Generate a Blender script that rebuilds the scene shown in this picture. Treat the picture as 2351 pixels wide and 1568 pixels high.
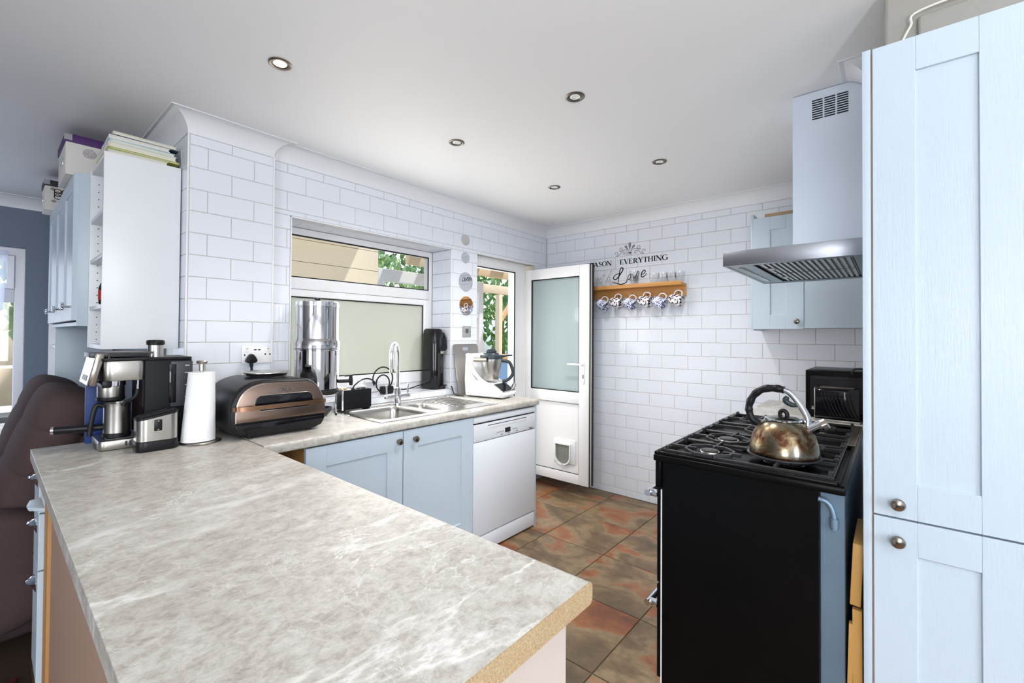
import bpy, bmesh, math, random
from mathutils import Vector, Matrix, Euler
random.seed(7)
PI = math.pi
for o in list(bpy.data.objects): bpy.data.objects.remove(o)
SC = bpy.context.scene
COL = SC.collection

# ------------------------------------------------------------------ camera
yaw, pit, roll = 0.7036, 0.0126, 0.0068
s_, c_ = math.sin(yaw), math.cos(yaw)
FW = Vector((c_*math.cos(pit), s_*math.cos(pit), math.sin(pit)))
RT = Vector((s_, -c_, 0)); UP = RT.cross(FW)
R2 = RT*math.cos(roll) + UP*math.sin(roll)
U2 = UP*math.cos(roll) - RT*math.sin(roll)
cd = bpy.data.cameras.new('camera'); cam = bpy.data.objects.new('camera', cd); COL.objects.link(cam)
m = Matrix((R2, U2, -FW)).transposed().to_4x4(); m.translation = Vector((0, 0, 1.33)); cam.matrix_world = m
cd.sensor_width = 36; cd.lens = 36*1024.5559/2351; cd.shift_y = -25.02/2351
cd.clip_start = 0.02; cd.clip_end = 200
SC.camera = cam

# ------------------------------------------------------------------ world, sun, window light, exposure
SC.view_settings.view_transform = 'Standard'; SC.view_settings.look = 'None'
SC.view_settings.gamma = 1; SC.view_settings.use_curve_mapping = False
SC.view_settings.exposure = 0.03
w = bpy.data.worlds.new('sky'); SC.world = w; w.use_nodes = True
nt = w.node_tree; nt.nodes.clear()
wo = nt.nodes.new('ShaderNodeOutputWorld'); wb = nt.nodes.new('ShaderNodeBackground')
sk = nt.nodes.new('ShaderNodeTexSky'); sk.sky_type = 'NISHITA'; sk.sun_disc = False
sk.sun_elevation = math.radians(50); sk.sun_rotation = math.radians(60); sk.air_density = 1.0; sk.dust_density = 2.5
nt.links.new(sk.outputs[0], wb.inputs[0]); nt.links.new(wb.outputs[0], wo.inputs[0]); wb.inputs[1].default_value = 0.5

def lamp(name, kind, loc, rot, energy, color=(1, 1, 1), **kw):
    l = bpy.data.lights.new(name, kind); l.energy = energy; l.color = color
    for k, v in kw.items(): setattr(l, k, v)
    o = bpy.data.objects.new(name, l); o.location = loc; o.rotation_euler = rot; COL.objects.link(o); return o
lamp('sun', 'SUN', (4, -4, 9), Vector((-.35, .45, -.82)).to_track_quat('-Z', 'Y').to_euler(), 3.4, (1, .95, .87), angle=math.radians(2))
# added fill from made-up windows behind the photographer, then daylight by the dining window
lamp('rear_fill', 'AREA', (-5.03, -1.4, 1.43), (0, math.radians(-90), 0), 124, (.92, .955, 1), shape='RECTANGLE', size=1.6, size_y=1.9)  # added area light standing in for a flash at the camera
lamp('side_fill', 'AREA', (-.9, -3.63, 1.45), (math.radians(90), 0, 0), 106, (.92, .955, 1), shape='RECTANGLE', size=2.4, size_y=1.4)  # added fill light at the made-up side window
lamp('dining_daylight', 'AREA', (-.55, 5.02, 1.2), (math.radians(-90), 0, 0), 12, (.86, .92, 1), shape='RECTANGLE', size=1.3, size_y=1.4)
lamp('sink_window_daylight', 'AREA', (1.67, 2.51, 1.47), (math.radians(-90), 0, 0), 11.5, (1, .985, .95), shape='RECTANGLE', size=1.1, size_y=.95, spread=math.radians(172))
lamp('back_door_daylight', 'AREA', (2.82, 2.90, 1.05), (math.radians(-90), 0, 0), 11, (1, .97, .92), shape='RECTANGLE', size=.45, size_y=1.6)

# ------------------------------------------------------------------ materials
MAT = {}
def lin(c):
    return tuple(((x/12.92) if x <= .04045 else ((x+.055)/1.055)**2.4) for x in c)
def rgb(r, g, b): return lin((r/255, g/255, b/255))
def mat(name, col, rough=.5, metal=0, bump=0, bscale=40, bstretch=(1, 1, 1), var=0, vscale=6, coat=0, trans=0, ior=1.45, alpha=1, emit=None, estr=0, aniso=0, spec=.5):
    m = bpy.data.materials.new(name); m.use_nodes = True; t = m.node_tree; n = t.nodes; b = n['Principled BSDF']
    b.inputs['Base Color'].default_value = (*col, 1); b.inputs['Roughness'].default_value = rough; b.inputs['Metallic'].default_value = metal
    b.inputs['IOR'].default_value = ior; b.inputs['Coat Weight'].default_value = coat; b.inputs['Coat Roughness'].default_value = .08
    b.inputs['Transmission Weight'].default_value = trans; b.inputs['Alpha'].default_value = alpha
    b.inputs['Specular IOR Level'].default_value = spec
    if emit: b.inputs['Emission Color'].default_value = (*emit, 1); b.inputs['Emission Strength'].default_value = estr
    if bump or var:
        tc = n.new('ShaderNodeTexCoord'); mp = n.new('ShaderNodeMapping'); mp.inputs['Scale'].default_value = bstretch
        t.links.new(tc.outputs['Object'], mp.inputs[0])
    if bump:
        nz = n.new('ShaderNodeTexNoise'); nz.inputs['Scale'].default_value = bscale; nz.inputs['Detail'].default_value = 5
        bp = n.new('ShaderNodeBump'); bp.inputs['Strength'].default_value = bump; bp.inputs['Distance'].default_value = .004
        t.links.new(mp.outputs[0], nz.inputs[0]); t.links.new(nz.outputs[0], bp.inputs['Height']); t.links.new(bp.outputs[0], b.inputs['Normal'])
    if var:
        nz = n.new('ShaderNodeTexNoise'); nz.inputs['Scale'].default_value = vscale; nz.inputs['Detail'].default_value = 6
        mx = n.new('ShaderNodeMix'); mx.data_type = 'RGBA'
        mx.inputs[6].default_value = (*[x*(1-var) for x in col], 1); mx.inputs[7].default_value = (*[min(1, x*(1+var)) for x in col], 1)
        t.links.new(mp.outputs[0], nz.inputs[0]); t.links.new(nz.outputs[0], mx.inputs[0]); t.links.new(mx.outputs[2], b.inputs['Base Color'])
    MAT[name] = m; return m
def ramp(t, stops, interp='LINEAR'):
    r = t.nodes.new('ShaderNodeValToRGB'); e = r.color_ramp.elements; r.color_ramp.interpolation = interp
    while len(e) < len(stops): e.new(.5)
    for k, (p, c) in enumerate(stops): e[k].position = p; e[k].color = (*c, 1)
    return r
def noise(t, src, scale, detail=6, rough=.55, dist=0, stretch=None, rot=0):
    n = t.nodes
    if stretch:
        mp = n.new('ShaderNodeMapping'); mp.inputs['Scale'].default_value = stretch; mp.inputs['Rotation'].default_value = (0, 0, rot)
        t.links.new(src, mp.inputs[0]); src = mp.outputs[0]
    z = n.new('ShaderNodeTexNoise'); z.inputs['Scale'].default_value = scale; z.inputs['Detail'].default_value = detail
    z.inputs['Roughness'].default_value = rough; z.inputs['Distortion'].default_value = dist
    t.links.new(src, z.inputs[0]); return z.outputs[0]
def mix(t, fac, a, b, mode='MIX'):
    x = t.nodes.new('ShaderNodeMix'); x.data_type = 'RGBA'; x.blend_type = mode
    for i, v in ((0, fac), (6, a), (7, b)):
        if isinstance(v, (int, float)): x.inputs[i].default_value = v
        elif isinstance(v, tuple): x.inputs[i].default_value = (*v, 1)
        else: t.links.new(v, x.inputs[i])
    return x.outputs[2]

mat('tile_white', rgb(228, 232, 241), .10, spec=.5)
mat('grout', rgb(196, 192, 184), .85)
mat('grout_dark', rgb(120, 115, 108), .85)
mat('ceiling_white', rgb(236, 237, 238), .55, bump=.06, bscale=9)
mat('coving_white', rgb(232, 234, 238), .45)
mat('wall_white', rgb(225, 227, 230), .6)
mat('wall_greyblue', rgb(112, 124, 142), .6, bump=.05, bscale=60)
mat('upvc', rgb(236, 236, 238), .22)
mat('rubber', (.008, .008, .009), .45)
mat('cab_blue', rgb(194, 208, 220), .33, bump=.16, bscale=30, bstretch=(9, 9, .6))
mat('cab_blue_flat', rgb(192, 206, 217), .35)
mat('melamine', rgb(232, 234, 238), .28)
mat('white_enamel', rgb(226, 230, 236), .22)
mat('white_plastic', rgb(235, 236, 238), .3)
mat('black_enamel', (.0025, .0025, .0028), .3, spec=.16)
mat('black_iron', (.022, .022, .023), .38, bump=.08, bscale=220)
mat('black_plastic', (.010, .010, .012), .34, spec=.3)
mat('black_gloss', (.006, .006, .008), .08)
mat('dark_grey', rgb(58, 60, 66), .35)
mat('graphite', rgb(20, 21, 25), .45, bump=.1, bscale=300, spec=.22)
mat('slate_blue_plastic', rgb(40, 52, 60), .4)
mat('steel', rgb(186, 183, 178), .28, 1, bump=.05, bscale=60, bstretch=(1, 1, 30))
mat('steel_sink', rgb(190, 187, 182), .26, 1)
mat('chrome', rgb(222, 224, 228), .05, 1)
mat('mirror', rgb(236, 238, 240), .015, 1)
mat('pattern_steel', rgb(176, 178, 180), .45, .4)
mat('polished', rgb(188, 188, 190), .04, 1)
mat('nickel', rgb(150, 143, 134), .2, 1)
mat('brushed_nickel', rgb(128, 119, 108), .34, 1)
mat('bronze_panel', rgb(142, 122, 110), .3, 1, bump=.05, bscale=80, bstretch=(30, 1, 1))
mat('copper_bar', rgb(138, 106, 84), .32, 1)
mat('galvanised', rgb(122, 146, 166), .42, .55, var=.14, vscale=7)
mat('hood_steel', rgb(164, 166, 174), .3, 1, bump=.12, bscale=30, bstretch=(1, 1, 40))
mat('hood_dark', rgb(104, 120, 128), .3, .7)
mat('oak', rgb(206, 148, 84), .42, bump=.12, bscale=18, bstretch=(12, .8, 12), var=.16, vscale=3)
mat('bamboo', rgb(214, 164, 94), .42, bump=.1, bscale=18, bstretch=(12, 12, .8), var=.12, vscale=4)
mat('pine', rgb(190, 142, 88), .5, var=.15, vscale=6)
mat('beech_panel', rgb(202, 190, 180), .45, bump=.04, bscale=24, bstretch=(8, 8, .5), var=.03, vscale=12)
mat('shaded_panel', rgb(172, 144, 126), .45, bump=.05, bscale=24, bstretch=(8, 8, .5), var=.08, vscale=8)  # panel tone darkened, the back panel's shade is put into the colour
mat('sofa', rgb(74, 58, 58), .92, bump=.5, bscale=160, var=.25, vscale=5)
mat('carpet', rgb(64, 46, 34), .95, bump=.6, bscale=300, var=.2, vscale=30)
mat('paper', rgb(238, 239, 241), .9, bump=.25, bscale=90)
mat('page', rgb(222, 220, 208), .85, bump=.3, bscale=30, bstretch=(1, 1, 60))
mat('box_white', rgb(214, 211, 206), .7, var=.08, vscale=20)
mat('purple', rgb(72, 34, 98), .6)
mat('box_black', rgb(36, 35, 38), .6)
mat('pattern_grey', rgb(150, 142, 138), .7)
mat('blue_card', rgb(30, 58, 122), .5)
mat('sky_book', rgb(176, 208, 216), .5)
mat('yellow_book', rgb(190, 194, 96), .5)
mat('cream_book', rgb(226, 224, 206), .5)
mat('navy_book', rgb(40, 48, 66), .5)
mat('sauce', rgb(38, 20, 12), .15)
mat('red_label', rgb(176, 44, 30), .5)
mat('ink', rgb(14, 14, 17), .7, spec=.2)
mat('ink_grey', rgb(128, 128, 130), .6)
mat('mug', rgb(236, 238, 242), .15)
mat('mug_blue', rgb(66, 74, 150), .3)
mat('mug_red', rgb(86, 40, 46), .3)
mat('felt_grey', rgb(158, 156, 150), .8, bump=.3, bscale=120, var=.06, vscale=30)
mat('piping', rgb(220, 218, 208), .6)
mat('lamp_on', (1, .8, .5), .4, emit=(1, .84, .62), estr=14)
mat('lamp_off', rgb(190, 190, 186), .25, emit=(1, .98, .95), estr=.3)  # unlit bulb with a faint glow added
mat('screen', (.01, .011, .013), .06)
mat('cream_wall', rgb(232, 220, 196), .7, var=.04, vscale=2)
mat('canopy', rgb(232, 216, 184), .7)
mat('timber', rgb(214, 170, 120), .6, bump=.1, bscale=12, bstretch=(1, 8, 8), var=.16, vscale=5)
mat('timber_pale', rgb(226, 206, 172), .6, var=.1, vscale=5)
mat('bark', rgb(90, 78, 62), .9, var=.2)
mat('leaf', rgb(96, 132, 70), .6, var=.35, vscale=14)
mat('leaf_pale', rgb(150, 176, 118), .6, var=.3, vscale=14)
mat('fence_white', rgb(222, 226, 230), .6)
mat('paving', rgb(170, 165, 156), .8, var=.12, vscale=4)
mat('lawn', rgb(110, 140, 64), .9, var=.3, vscale=30)
mat('blue_cover', rgb(150, 182, 214), .6)
mat('garden_grey', rgb(120, 122, 118), .7, var=.2)

def glass_pane(name, tint, lo=.04, hi=.55, pw=4):
    m = bpy.data.materials.new(name); m.use_nodes = True; t = m.node_tree; n = t.nodes; n.clear()
    out = n.new('ShaderNodeOutputMaterial'); tr = n.new('ShaderNodeBsdfTransparent'); gl = n.new('ShaderNodeBsdfGlossy'); mx = n.new('ShaderNodeMixShader')
    lw = n.new('ShaderNodeLayerWeight'); lw.inputs[0].default_value = .5; p = n.new('ShaderNodeMath'); p.operation = 'POWER'; p.inputs[1].default_value = pw
    q = n.new('ShaderNodeMapRange'); q.inputs[3].default_value = lo; q.inputs[4].default_value = hi
    t.links.new(lw.outputs['Facing'], p.inputs[0]); t.links.new(p.outputs[0], q.inputs[0])
    tr.inputs[0].default_value = (*tint, 1); gl.inputs['Roughness'].default_value = .02
    t.links.new(q.outputs[0], mx.inputs[0]); t.links.new(tr.outputs[0], mx.inputs[1]); t.links.new(gl.outputs[0], mx.inputs[2]); t.links.new(mx.outputs[0], out.inputs[0])
    MAT[name] = m
glass_pane('clear_glass', (.97, .98, .98)); glass_pane('drink_glass', (.985, .99, .99), .05, .32, 3)
def frosted(name, col, tcol, fac, clear=0):
    m = bpy.data.materials.new(name); m.use_nodes = True; t = m.node_tree; n = t.nodes; n.clear()
    out = n.new('ShaderNodeOutputMaterial'); d = n.new('ShaderNodeBsdfDiffuse'); tl = n.new('ShaderNodeBsdfTranslucent'); gl = n.new('ShaderNodeBsdfGlossy')
    m1 = n.new('ShaderNodeMixShader'); m2 = n.new('ShaderNodeMixShader'); m3 = n.new('ShaderNodeMixShader'); tr = n.new('ShaderNodeBsdfTransparent'); lw = n.new('ShaderNodeLayerWeight'); lw.inputs[0].default_value = .25
    d.inputs[0].default_value = (*col, 1); tl.inputs[0].default_value = (*tcol, 1); gl.inputs['Roughness'].default_value = .08; tr.inputs[0].default_value = (*tcol, 1)
    m1.inputs[0].default_value = fac; m3.inputs[0].default_value = clear
    t.links.new(d.outputs[0], m1.inputs[1]); t.links.new(tl.outputs[0], m1.inputs[2]); t.links.new(lw.outputs['Fresnel'], m2.inputs[0])
    t.links.new(m1.outputs[0], m3.inputs[1]); t.links.new(tr.outputs[0], m3.inputs[2])
    t.links.new(m3.outputs[0], m2.inputs[1]); t.links.new(gl.outputs[0], m2.inputs[2]); t.links.new(m2.outputs[0], out.inputs[0]); MAT[name] = m
frosted('frosted_green', rgb(226, 232, 220), rgb(250, 253, 242), .4, .05)
frosted('canopy_sheet', rgb(240, 228, 200), rgb(252, 245, 230), .9, .4)
frosted('frosted_blue', rgb(196, 212, 214), rgb(200, 220, 224), .35)
def sheer():
    m = bpy.data.materials.new('sheer'); m.use_nodes = True; t = m.node_tree; n = t.nodes; n.clear()
    out = n.new('ShaderNodeOutputMaterial'); tr = n.new('ShaderNodeBsdfTransparent'); tl = n.new('ShaderNodeBsdfTranslucent'); d = n.new('ShaderNodeBsdfDiffuse')
    a = n.new('ShaderNodeMixShader'); b = n.new('ShaderNodeMixShader')
    tl.inputs[0].default_value = (.72, .76, .95, 1); d.inputs[0].default_value = (.72, .76, .92, 1); a.inputs[0].default_value = .5; b.inputs[0].default_value = .55
    t.links.new(tl.outputs[0], a.inputs[1]); t.links.new(d.outputs[0], a.inputs[2]); t.links.new(tr.outputs[0], b.inputs[1]); t.links.new(a.outputs[0], b.inputs[2]); t.links.new(b.outputs[0], out.inputs[0]); MAT['sheer'] = m
sheer()
def worktop_mat():
    m = mat('worktop', (.5, .5, .48), .36, spec=.22); t = m.node_tree; n = t.nodes; b = n['Principled BSDF']
    tc = n.new('ShaderNodeTexCoord'); P = tc.outputs['Object']
    big = noise(t, P, 2.2, 4, .5, .5, (1, .7, 1), .5)
    mid = noise(t, P, 30, 12, .8, .35, (.9, 1.1, 1), -.4)
    fine = noise(t, P, 130, 6, .75, .2, (.8, 1.2, 1), -.4)
    r1 = ramp(t, [(.36, rgb(160, 154, 146)), (.47, rgb(181, 177, 170)), (.54, rgb(193, 190, 184)), (.66, rgb(206, 204, 200))]); t.links.new(mid, r1.inputs[0])
    rb = ramp(t, [(.36, (.86, .845, .82)), (.60, (1, 1, 1))]); t.links.new(big, rb.inputs[0])
    c = mix(t, 1.0, r1.outputs[0], rb.outputs[0], 'MULTIPLY')
    rf = ramp(t, [(.36, (.80, .79, .77)), (.56, (1.0, 1.0, 1.0))]); t.links.new(fine, rf.inputs[0])
    c = mix(t, .7, c, rf.outputs[0], 'MULTIPLY')
    def vein(scale, stretch, rot, width, dist, seed, msk=None):
        mp = n.new('ShaderNodeMapping'); mp.inputs['Location'].default_value = (seed, seed*.7, 0); t.links.new(P, mp.inputs[0])
        z = noise(t, mp.outputs[0], scale, 9, .6, dist, stretch, rot)
        q = n.new('ShaderNodeMath'); q.operation = 'SUBTRACT'; q.inputs[1].default_value = .5; t.links.new(z, q.inputs[0])
        a = n.new('ShaderNodeMath'); a.operation = 'ABSOLUTE'; t.links.new(q.outputs[0], a.inputs[0])
        r = ramp(t, [(0, (.9, .9, .9)), (width*.4, (.4, .4, .4)), (width, (0, 0, 0))]); t.links.new(a.outputs[0], r.inputs[0])
        k = noise(t, mp.outputs[0], 3, 3); rk = ramp(t, [(.42, (0, 0, 0)), (.6, (1, 1, 1))]); t.links.new(k, rk.inputs[0])
        return mix(t, 1, r.outputs[0], rk.outputs[0], 'MULTIPLY')
    c = mix(t, vein(1.3, (.5, 1.1, 1), -.5, .014, .3, 3), c, rgb(226, 225, 222))
    c = mix(t, vein(2.2, (.5, 1, 1), .8, .005, .35, 9), c, rgb(220, 219, 216))
    c = mix(t, vein(1.7, (.4, 1, 1), -.3, .05, .5, 21), c, rgb(214, 213, 211))
    c = mix(t, vein(4.0, (1, .6, 1), .4, .004, .5, 33), c, rgb(220, 219, 216))
    vo = n.new('ShaderNodeTexVoronoi'); vo.feature = 'DISTANCE_TO_EDGE'; vo.inputs['Scale'].default_value = 17
    wz = n.new('ShaderNodeTexNoise'); wz.inputs['Scale'].default_value = 9; wz.inputs['Detail'].default_value = 8; t.links.new(P, wz.inputs[0])
    av = n.new('ShaderNodeVectorMath'); av.operation = 'MULTIPLY_ADD'; av.inputs[1].default_value = (.16, .16, .16); t.links.new(wz.outputs['Color'], av.inputs[0]); t.links.new(P, av.inputs[2]); t.links.new(av.outputs[0], vo.inputs[0])
    rv = ramp(t, [(0, (.40, .40, .40)), (.03, (.10, .10, .10)), (.09, (0, 0, 0))]); t.links.new(vo.outputs['Distance'], rv.inputs[0])
    mk = noise(t, P, 6, 4); rm = ramp(t, [(.42, (0, 0, 0)), (.62, (1, 1, 1))]); t.links.new(mk, rm.inputs[0])
    c = mix(t, mix(t, 1, rv.outputs[0], rm.outputs[0], 'MULTIPLY'), c, rgb(216, 215, 211))
    t.links.new(c, b.inputs['Base Color'])
worktop_mat()
def chip():
    m = mat('chipboard', rgb(202, 172, 122), .8); t = m.node_tree; n = t.nodes; b = n['Principled BSDF']; tc = n.new('ShaderNodeTexCoord')
    z = noise(t, tc.outputs['Object'], 320, 4, .75); r = ramp(t, [(.30, rgb(96, 70, 44)), (.42, rgb(158, 130, 92)), (.56, rgb(186, 162, 124)), (.72, rgb(214, 198, 168))]); t.links.new(z, r.inputs[0])
    z2 = noise(t, tc.outputs['Object'], 22, 3, .5); c = mix(t, .35, r.outputs[0], mix(t, z2, rgb(172, 138, 92), rgb(206, 190, 160)))
    t.links.new(c, b.inputs['Base Color'])
    bp = n.new('ShaderNodeBump'); bp.inputs['Strength'].default_value = .5; bp.inputs['Distance'].default_value = .003; t.links.new(z, bp.inputs['Height']); t.links.new(bp.outputs[0], b.inputs['Normal'])
chip()
def slate():
    m = mat('slate_tile', rgb(120, 90, 66), .38); t = m.node_tree; n = t.nodes; b = n['Principled BSDF']; tc = n.new('ShaderNodeTexCoord'); oi = n.new('ShaderNodeObjectInfo')
    ad = n.new('ShaderNodeVectorMath'); ad.operation = 'ADD'; sc = n.new('ShaderNodeVectorMath'); sc.operation = 'SCALE'; sc.inputs['Scale'].default_value = 37
    t.links.new(oi.outputs['Random'], sc.inputs[0]); t.links.new(tc.outputs['Object'], ad.inputs[0]); t.links.new(sc.outputs[0], ad.inputs[1]); P = ad.outputs[0]
    a = noise(t, P, 3.2, 7, .58, .7, (1, .6, 1), .4); r = ramp(t, [(.3, rgb(100, 84, 64)), (.42, rgb(128, 104, 76)), (.49, rgb(158, 136, 104)), (.54, rgb(166, 108, 68)), (.64, rgb(136, 80, 50)), (.8, rgb(100, 66, 46))]); t.links.new(a, r.inputs[0])
    z = noise(t, P, 16, 8, .65, .4); rz = ramp(t, [(.3, (.48, .48, .47)), (.65, (.76, .75, .72))]); t.links.new(z, rz.inputs[0])
    c = mix(t, 1, r.outputs[0], rz.outputs[0], 'MULTIPLY'); t.links.new(c, b.inputs['Base Color'])
    bp = n.new('ShaderNodeBump'); bp.inputs['Strength'].default_value = .35; bp.inputs['Distance'].default_value = .006; t.links.new(a, bp.inputs['Height']); t.links.new(bp.outputs[0], b.inputs['Normal'])
slate()
mat('floor_grout', rgb(92, 80, 66), .9)
def kettle_mat():
    m = mat('kettle_steel', rgb(178, 166, 134), .2, 1); t = m.node_tree; n = t.nodes; b = n['Principled BSDF']; tc = n.new('ShaderNodeTexCoord'); P = tc.outputs['Object']
    a = noise(t, P, 16, 8, .65, .5); sx = n.new('ShaderNodeSeparateXYZ'); t.links.new(P, sx.inputs[0])
    band = ramp(t, [(0, (.5, .5, .5)), (.14, (.1, .1, .1)), (.5, (.22, .22, .22)), (.68, (.2, .2, .2)), (.85, (-.2, -.2, -.2)), (1, (-.5, -.5, -.5))]); mr = n.new('ShaderNodeMapRange'); mr.inputs[1].default_value = 0; mr.inputs[2].default_value = .145
    t.links.new(sx.outputs[2], mr.inputs[0]); t.links.new(mr.outputs[0], band.inputs[0])
    ad = n.new('ShaderNodeMath'); ad.operation = 'ADD'; t.links.new(a, ad.inputs[0]); t.links.new(band.outputs[0], ad.inputs[1])
    r = ramp(t, [(.54, rgb(150, 147, 136)), (.66, rgb(126, 110, 86)), (.76, rgb(84, 56, 40)), (.9, rgb(34, 27, 24))]); t.links.new(ad.outputs[0], r.inputs[0]); t.links.new(r.outputs[0], b.inputs['Base Color'])
    rr = ramp(t, [(.55, (.14, .14, .14)), (.8, (.5, .5, .5))]); t.links.new(ad.outputs[0], rr.inputs[0]); t.links.new(rr.outputs[0], b.inputs['Roughness'])
kettle_mat()
def rug():
    m = mat('rug', rgb(96, 34, 30), .95); t = m.node_tree; n = t.nodes; b = n['Principled BSDF']; tc = n.new('ShaderNodeTexCoord')
    v = n.new('ShaderNodeTexVoronoi'); v.inputs['Scale'].default_value = 16; t.links.new(tc.outputs['Object'], v.inputs[0])
    r = ramp(t, [(.0, rgb(206, 190, 160)), (.14, rgb(206, 190, 160)), (.2, rgb(70, 24, 22)), (.45, rgb(110, 34, 28)), (.6, rgb(34, 22, 26))], 'CONSTANT'); t.links.new(v.outputs['Distance'], r.inputs[0]); t.links.new(r.outputs[0], b.inputs['Base Color'])
rug()

# ------------------------------------------------------------------ mesh building
WM = {}
def tag(o, label=None, cat=None, group=None, kind=None):
    if label: o['label'] = label
    if cat: o['category'] = cat
    if group: o['group'] = group
    if kind: o['kind'] = kind
    return o
def thing(name, label, cat, loc=(0, 0, 0), rz=0, group=None, rot=None):
    o = bpy.data.objects.new(name, None); o.empty_display_size = .05; o.location = loc; o.rotation_euler = rot or (0, 0, rz); COL.objects.link(o)
    WM[o.name] = Matrix.Translation(loc) @ Euler(rot or (0, 0, rz)).to_matrix().to_4x4()
    return tag(o, label, cat, group)
def ring4(x0, x1, z0, z1): return [(x0, z0), (x1, z0), (x1, z1), (x0, z1)]
class MB:
    def __init__(s): s.bm = bmesh.new()
    def box(s, x0, x1, y0, y1, z0, z1, bev=0, seg=2, M=None):
        r = bmesh.ops.create_cube(s.bm, size=1); vs = r['verts']
        bmesh.ops.scale(s.bm, vec=(abs(x1-x0), abs(y1-y0), abs(z1-z0)), verts=vs); bmesh.ops.translate(s.bm, vec=((x0+x1)/2, (y0+y1)/2, (z0+z1)/2), verts=vs)
        if bev:
            es = list({e for v in vs for e in v.link_edges}); r2 = bmesh.ops.bevel(s.bm, geom=es, offset=bev, segments=seg, affect='EDGES', profile=.5, clamp_overlap=True)
            vs = list({v for f in r2['faces'] for v in f.verts} | {v for v in vs if v.is_valid})
        if M is not None: bmesh.ops.transform(s.bm, matrix=M, verts=vs)
        return s
    def _ring_loft(s, rings, closed=True, cap=True, cyc=False):
        R = [[s.bm.verts.new(p) for p in r] for r in rings]; n = len(R[0]); k = len(R)
        for i in range(k if cyc else k-1):
            A, B = R[i], R[(i+1) % k]
            for j in range(n if closed else n-1):
                q = [A[j], A[(j+1) % n], B[(j+1) % n], B[j]]
                try: s.bm.faces.new(q)
                except ValueError: pass
        if cap and closed and not cyc:
            s.bm.faces.new(list(reversed(R[0]))); s.bm.faces.new(R[-1])
        return s
    def loft(s, rings, closed=True, cap=True, cyc=False): return s._ring_loft(rings, closed, cap, cyc)
    def cyl(s, p0, p1, r0, r1=None, n=24, cap=True):
        p0, p1 = Vector(p0), Vector(p1); r1 = r0 if r1 is None else r1; d = (p1-p0).normalized()
        a = d.orthogonal().normalized(); b = d.cross(a)
        return s._ring_loft([[p+(a*math.cos(2*PI*k/n)+b*math.sin(2*PI*k/n))*r for k in range(n)] for p, r in ((p0, r0), (p1, r1))], cap=cap)
    def lathe(s, prof, c=(0, 0, 0), n=36, sx=1, sy=1, cap=True):
        rings = [[(c[0]+r*sx*math.cos(2*PI*k/n), c[1]+r*sy*math.sin(2*PI*k/n), c[2]+z) for k in range(n)] for r, z in prof]
        return s._ring_loft(rings, cap=cap)
    def tube(s, pts, r, n=10, closed=False, sq=None):
        P = [Vector(p) for p in pts]; k = len(P); R = r if isinstance(r, (list, tuple)) else [r]*k; rings = []; a = None
        for i in range(k):
            d = (P[(i+1) % k]-P[i-1]) if closed else (P[min(i+1, k-1)]-P[max(i-1, 0)])
            d = d.normalized()
            if a is None: a = d.orthogonal().normalized() if sq is None else (Vector(sq)-d*Vector(sq).dot(d)).normalized()
            else: a = (a-d*a.dot(d)).normalized()
            b = d.cross(a)
            if sq is not None: ra, rb = R[i]; rings.append([P[i]+a*ra*x+b*rb*y for x, y in ((1, 1), (-1, 1), (-1, -1), (1, -1))])
            else: rings.append([P[i]+(a*math.cos(2*PI*j/n)+b*math.sin(2*PI*j/n))*R[i] for j in range(n)])
        return s._ring_loft(rings, cap=not closed, cyc=closed)
    def prism(s, poly, axis, a0, a1, bev=0, seg=2):
        def f(u, v, a): return {'x': (a, u, v), 'y': (u, a, v), 'z': (u, v, a)}[axis]
        A = [s.bm.verts.new(f(u, v, a0)) for u, v in poly]; B = [s.bm.verts.new(f(u, v, a1)) for u, v in poly]; n = len(poly)
        f0 = s.bm.faces.new(A); f1 = s.bm.faces.new(list(reversed(B))); fs = [f0, f1]
        for j in range(n): fs.append(s.bm.faces.new([A[j], B[j], B[(j+1) % n], A[(j+1) % n]]))
        bmesh.ops.recalc_face_normals(s.bm, faces=fs)
        if bev:
            es = list(f0.edges)+list(f1.edges); bmesh.ops.bevel(s.bm, geom=es, offset=bev, segments=seg, affect='EDGES', profile=.5, clamp_overlap=True)
        return s
    def ball(s, c, rx, ry=None, rz=None, n=20, m_=12, p=1.0, M=None):
        ry = ry or rx; rz = rz or rx
        def sp(x): return math.copysign(abs(x)**p, x)
        rings = []
        for i in range(1, m_):
            t = PI*i/m_; ct, st = sp(math.cos(t)), sp(math.sin(t))
            rings.append([Vector((rx*st*sp(math.cos(2*PI*j/n)), ry*st*sp(math.sin(2*PI*j/n)), -rz*ct)) for j in range(n)])
        rings = [[((M @ q) if M is not None else q)+Vector(c) for q in r] for r in rings]
        return s._ring_loft(rings)
    def ribbon(s, pts, wd, f, th=.0006):
        """flat stroke of varying width in a plane; f maps (u, v, depth) to a point"""
        P = [Vector((p[0], p[1])) for p in pts]; k = len(P); W = wd if isinstance(wd, (list, tuple)) else [wd]*k; L = []; Rr = []
        for i in range(k):
            d = (P[min(i+1, k-1)]-P[max(i-1, 0)]); d = d.normalized() if d.length else Vector((1, 0)); nn = Vector((-d.y, d.x))*W[i]/2
            L.append(P[i]+nn); Rr.append(P[i]-nn)
        rings = [[f(L[i].x, L[i].y, 0), f(L[i].x, L[i].y, th), f(Rr[i].x, Rr[i].y, th), f(Rr[i].x, Rr[i].y, 0)] for i in range(k)]
        return s._ring_loft(rings)
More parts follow.
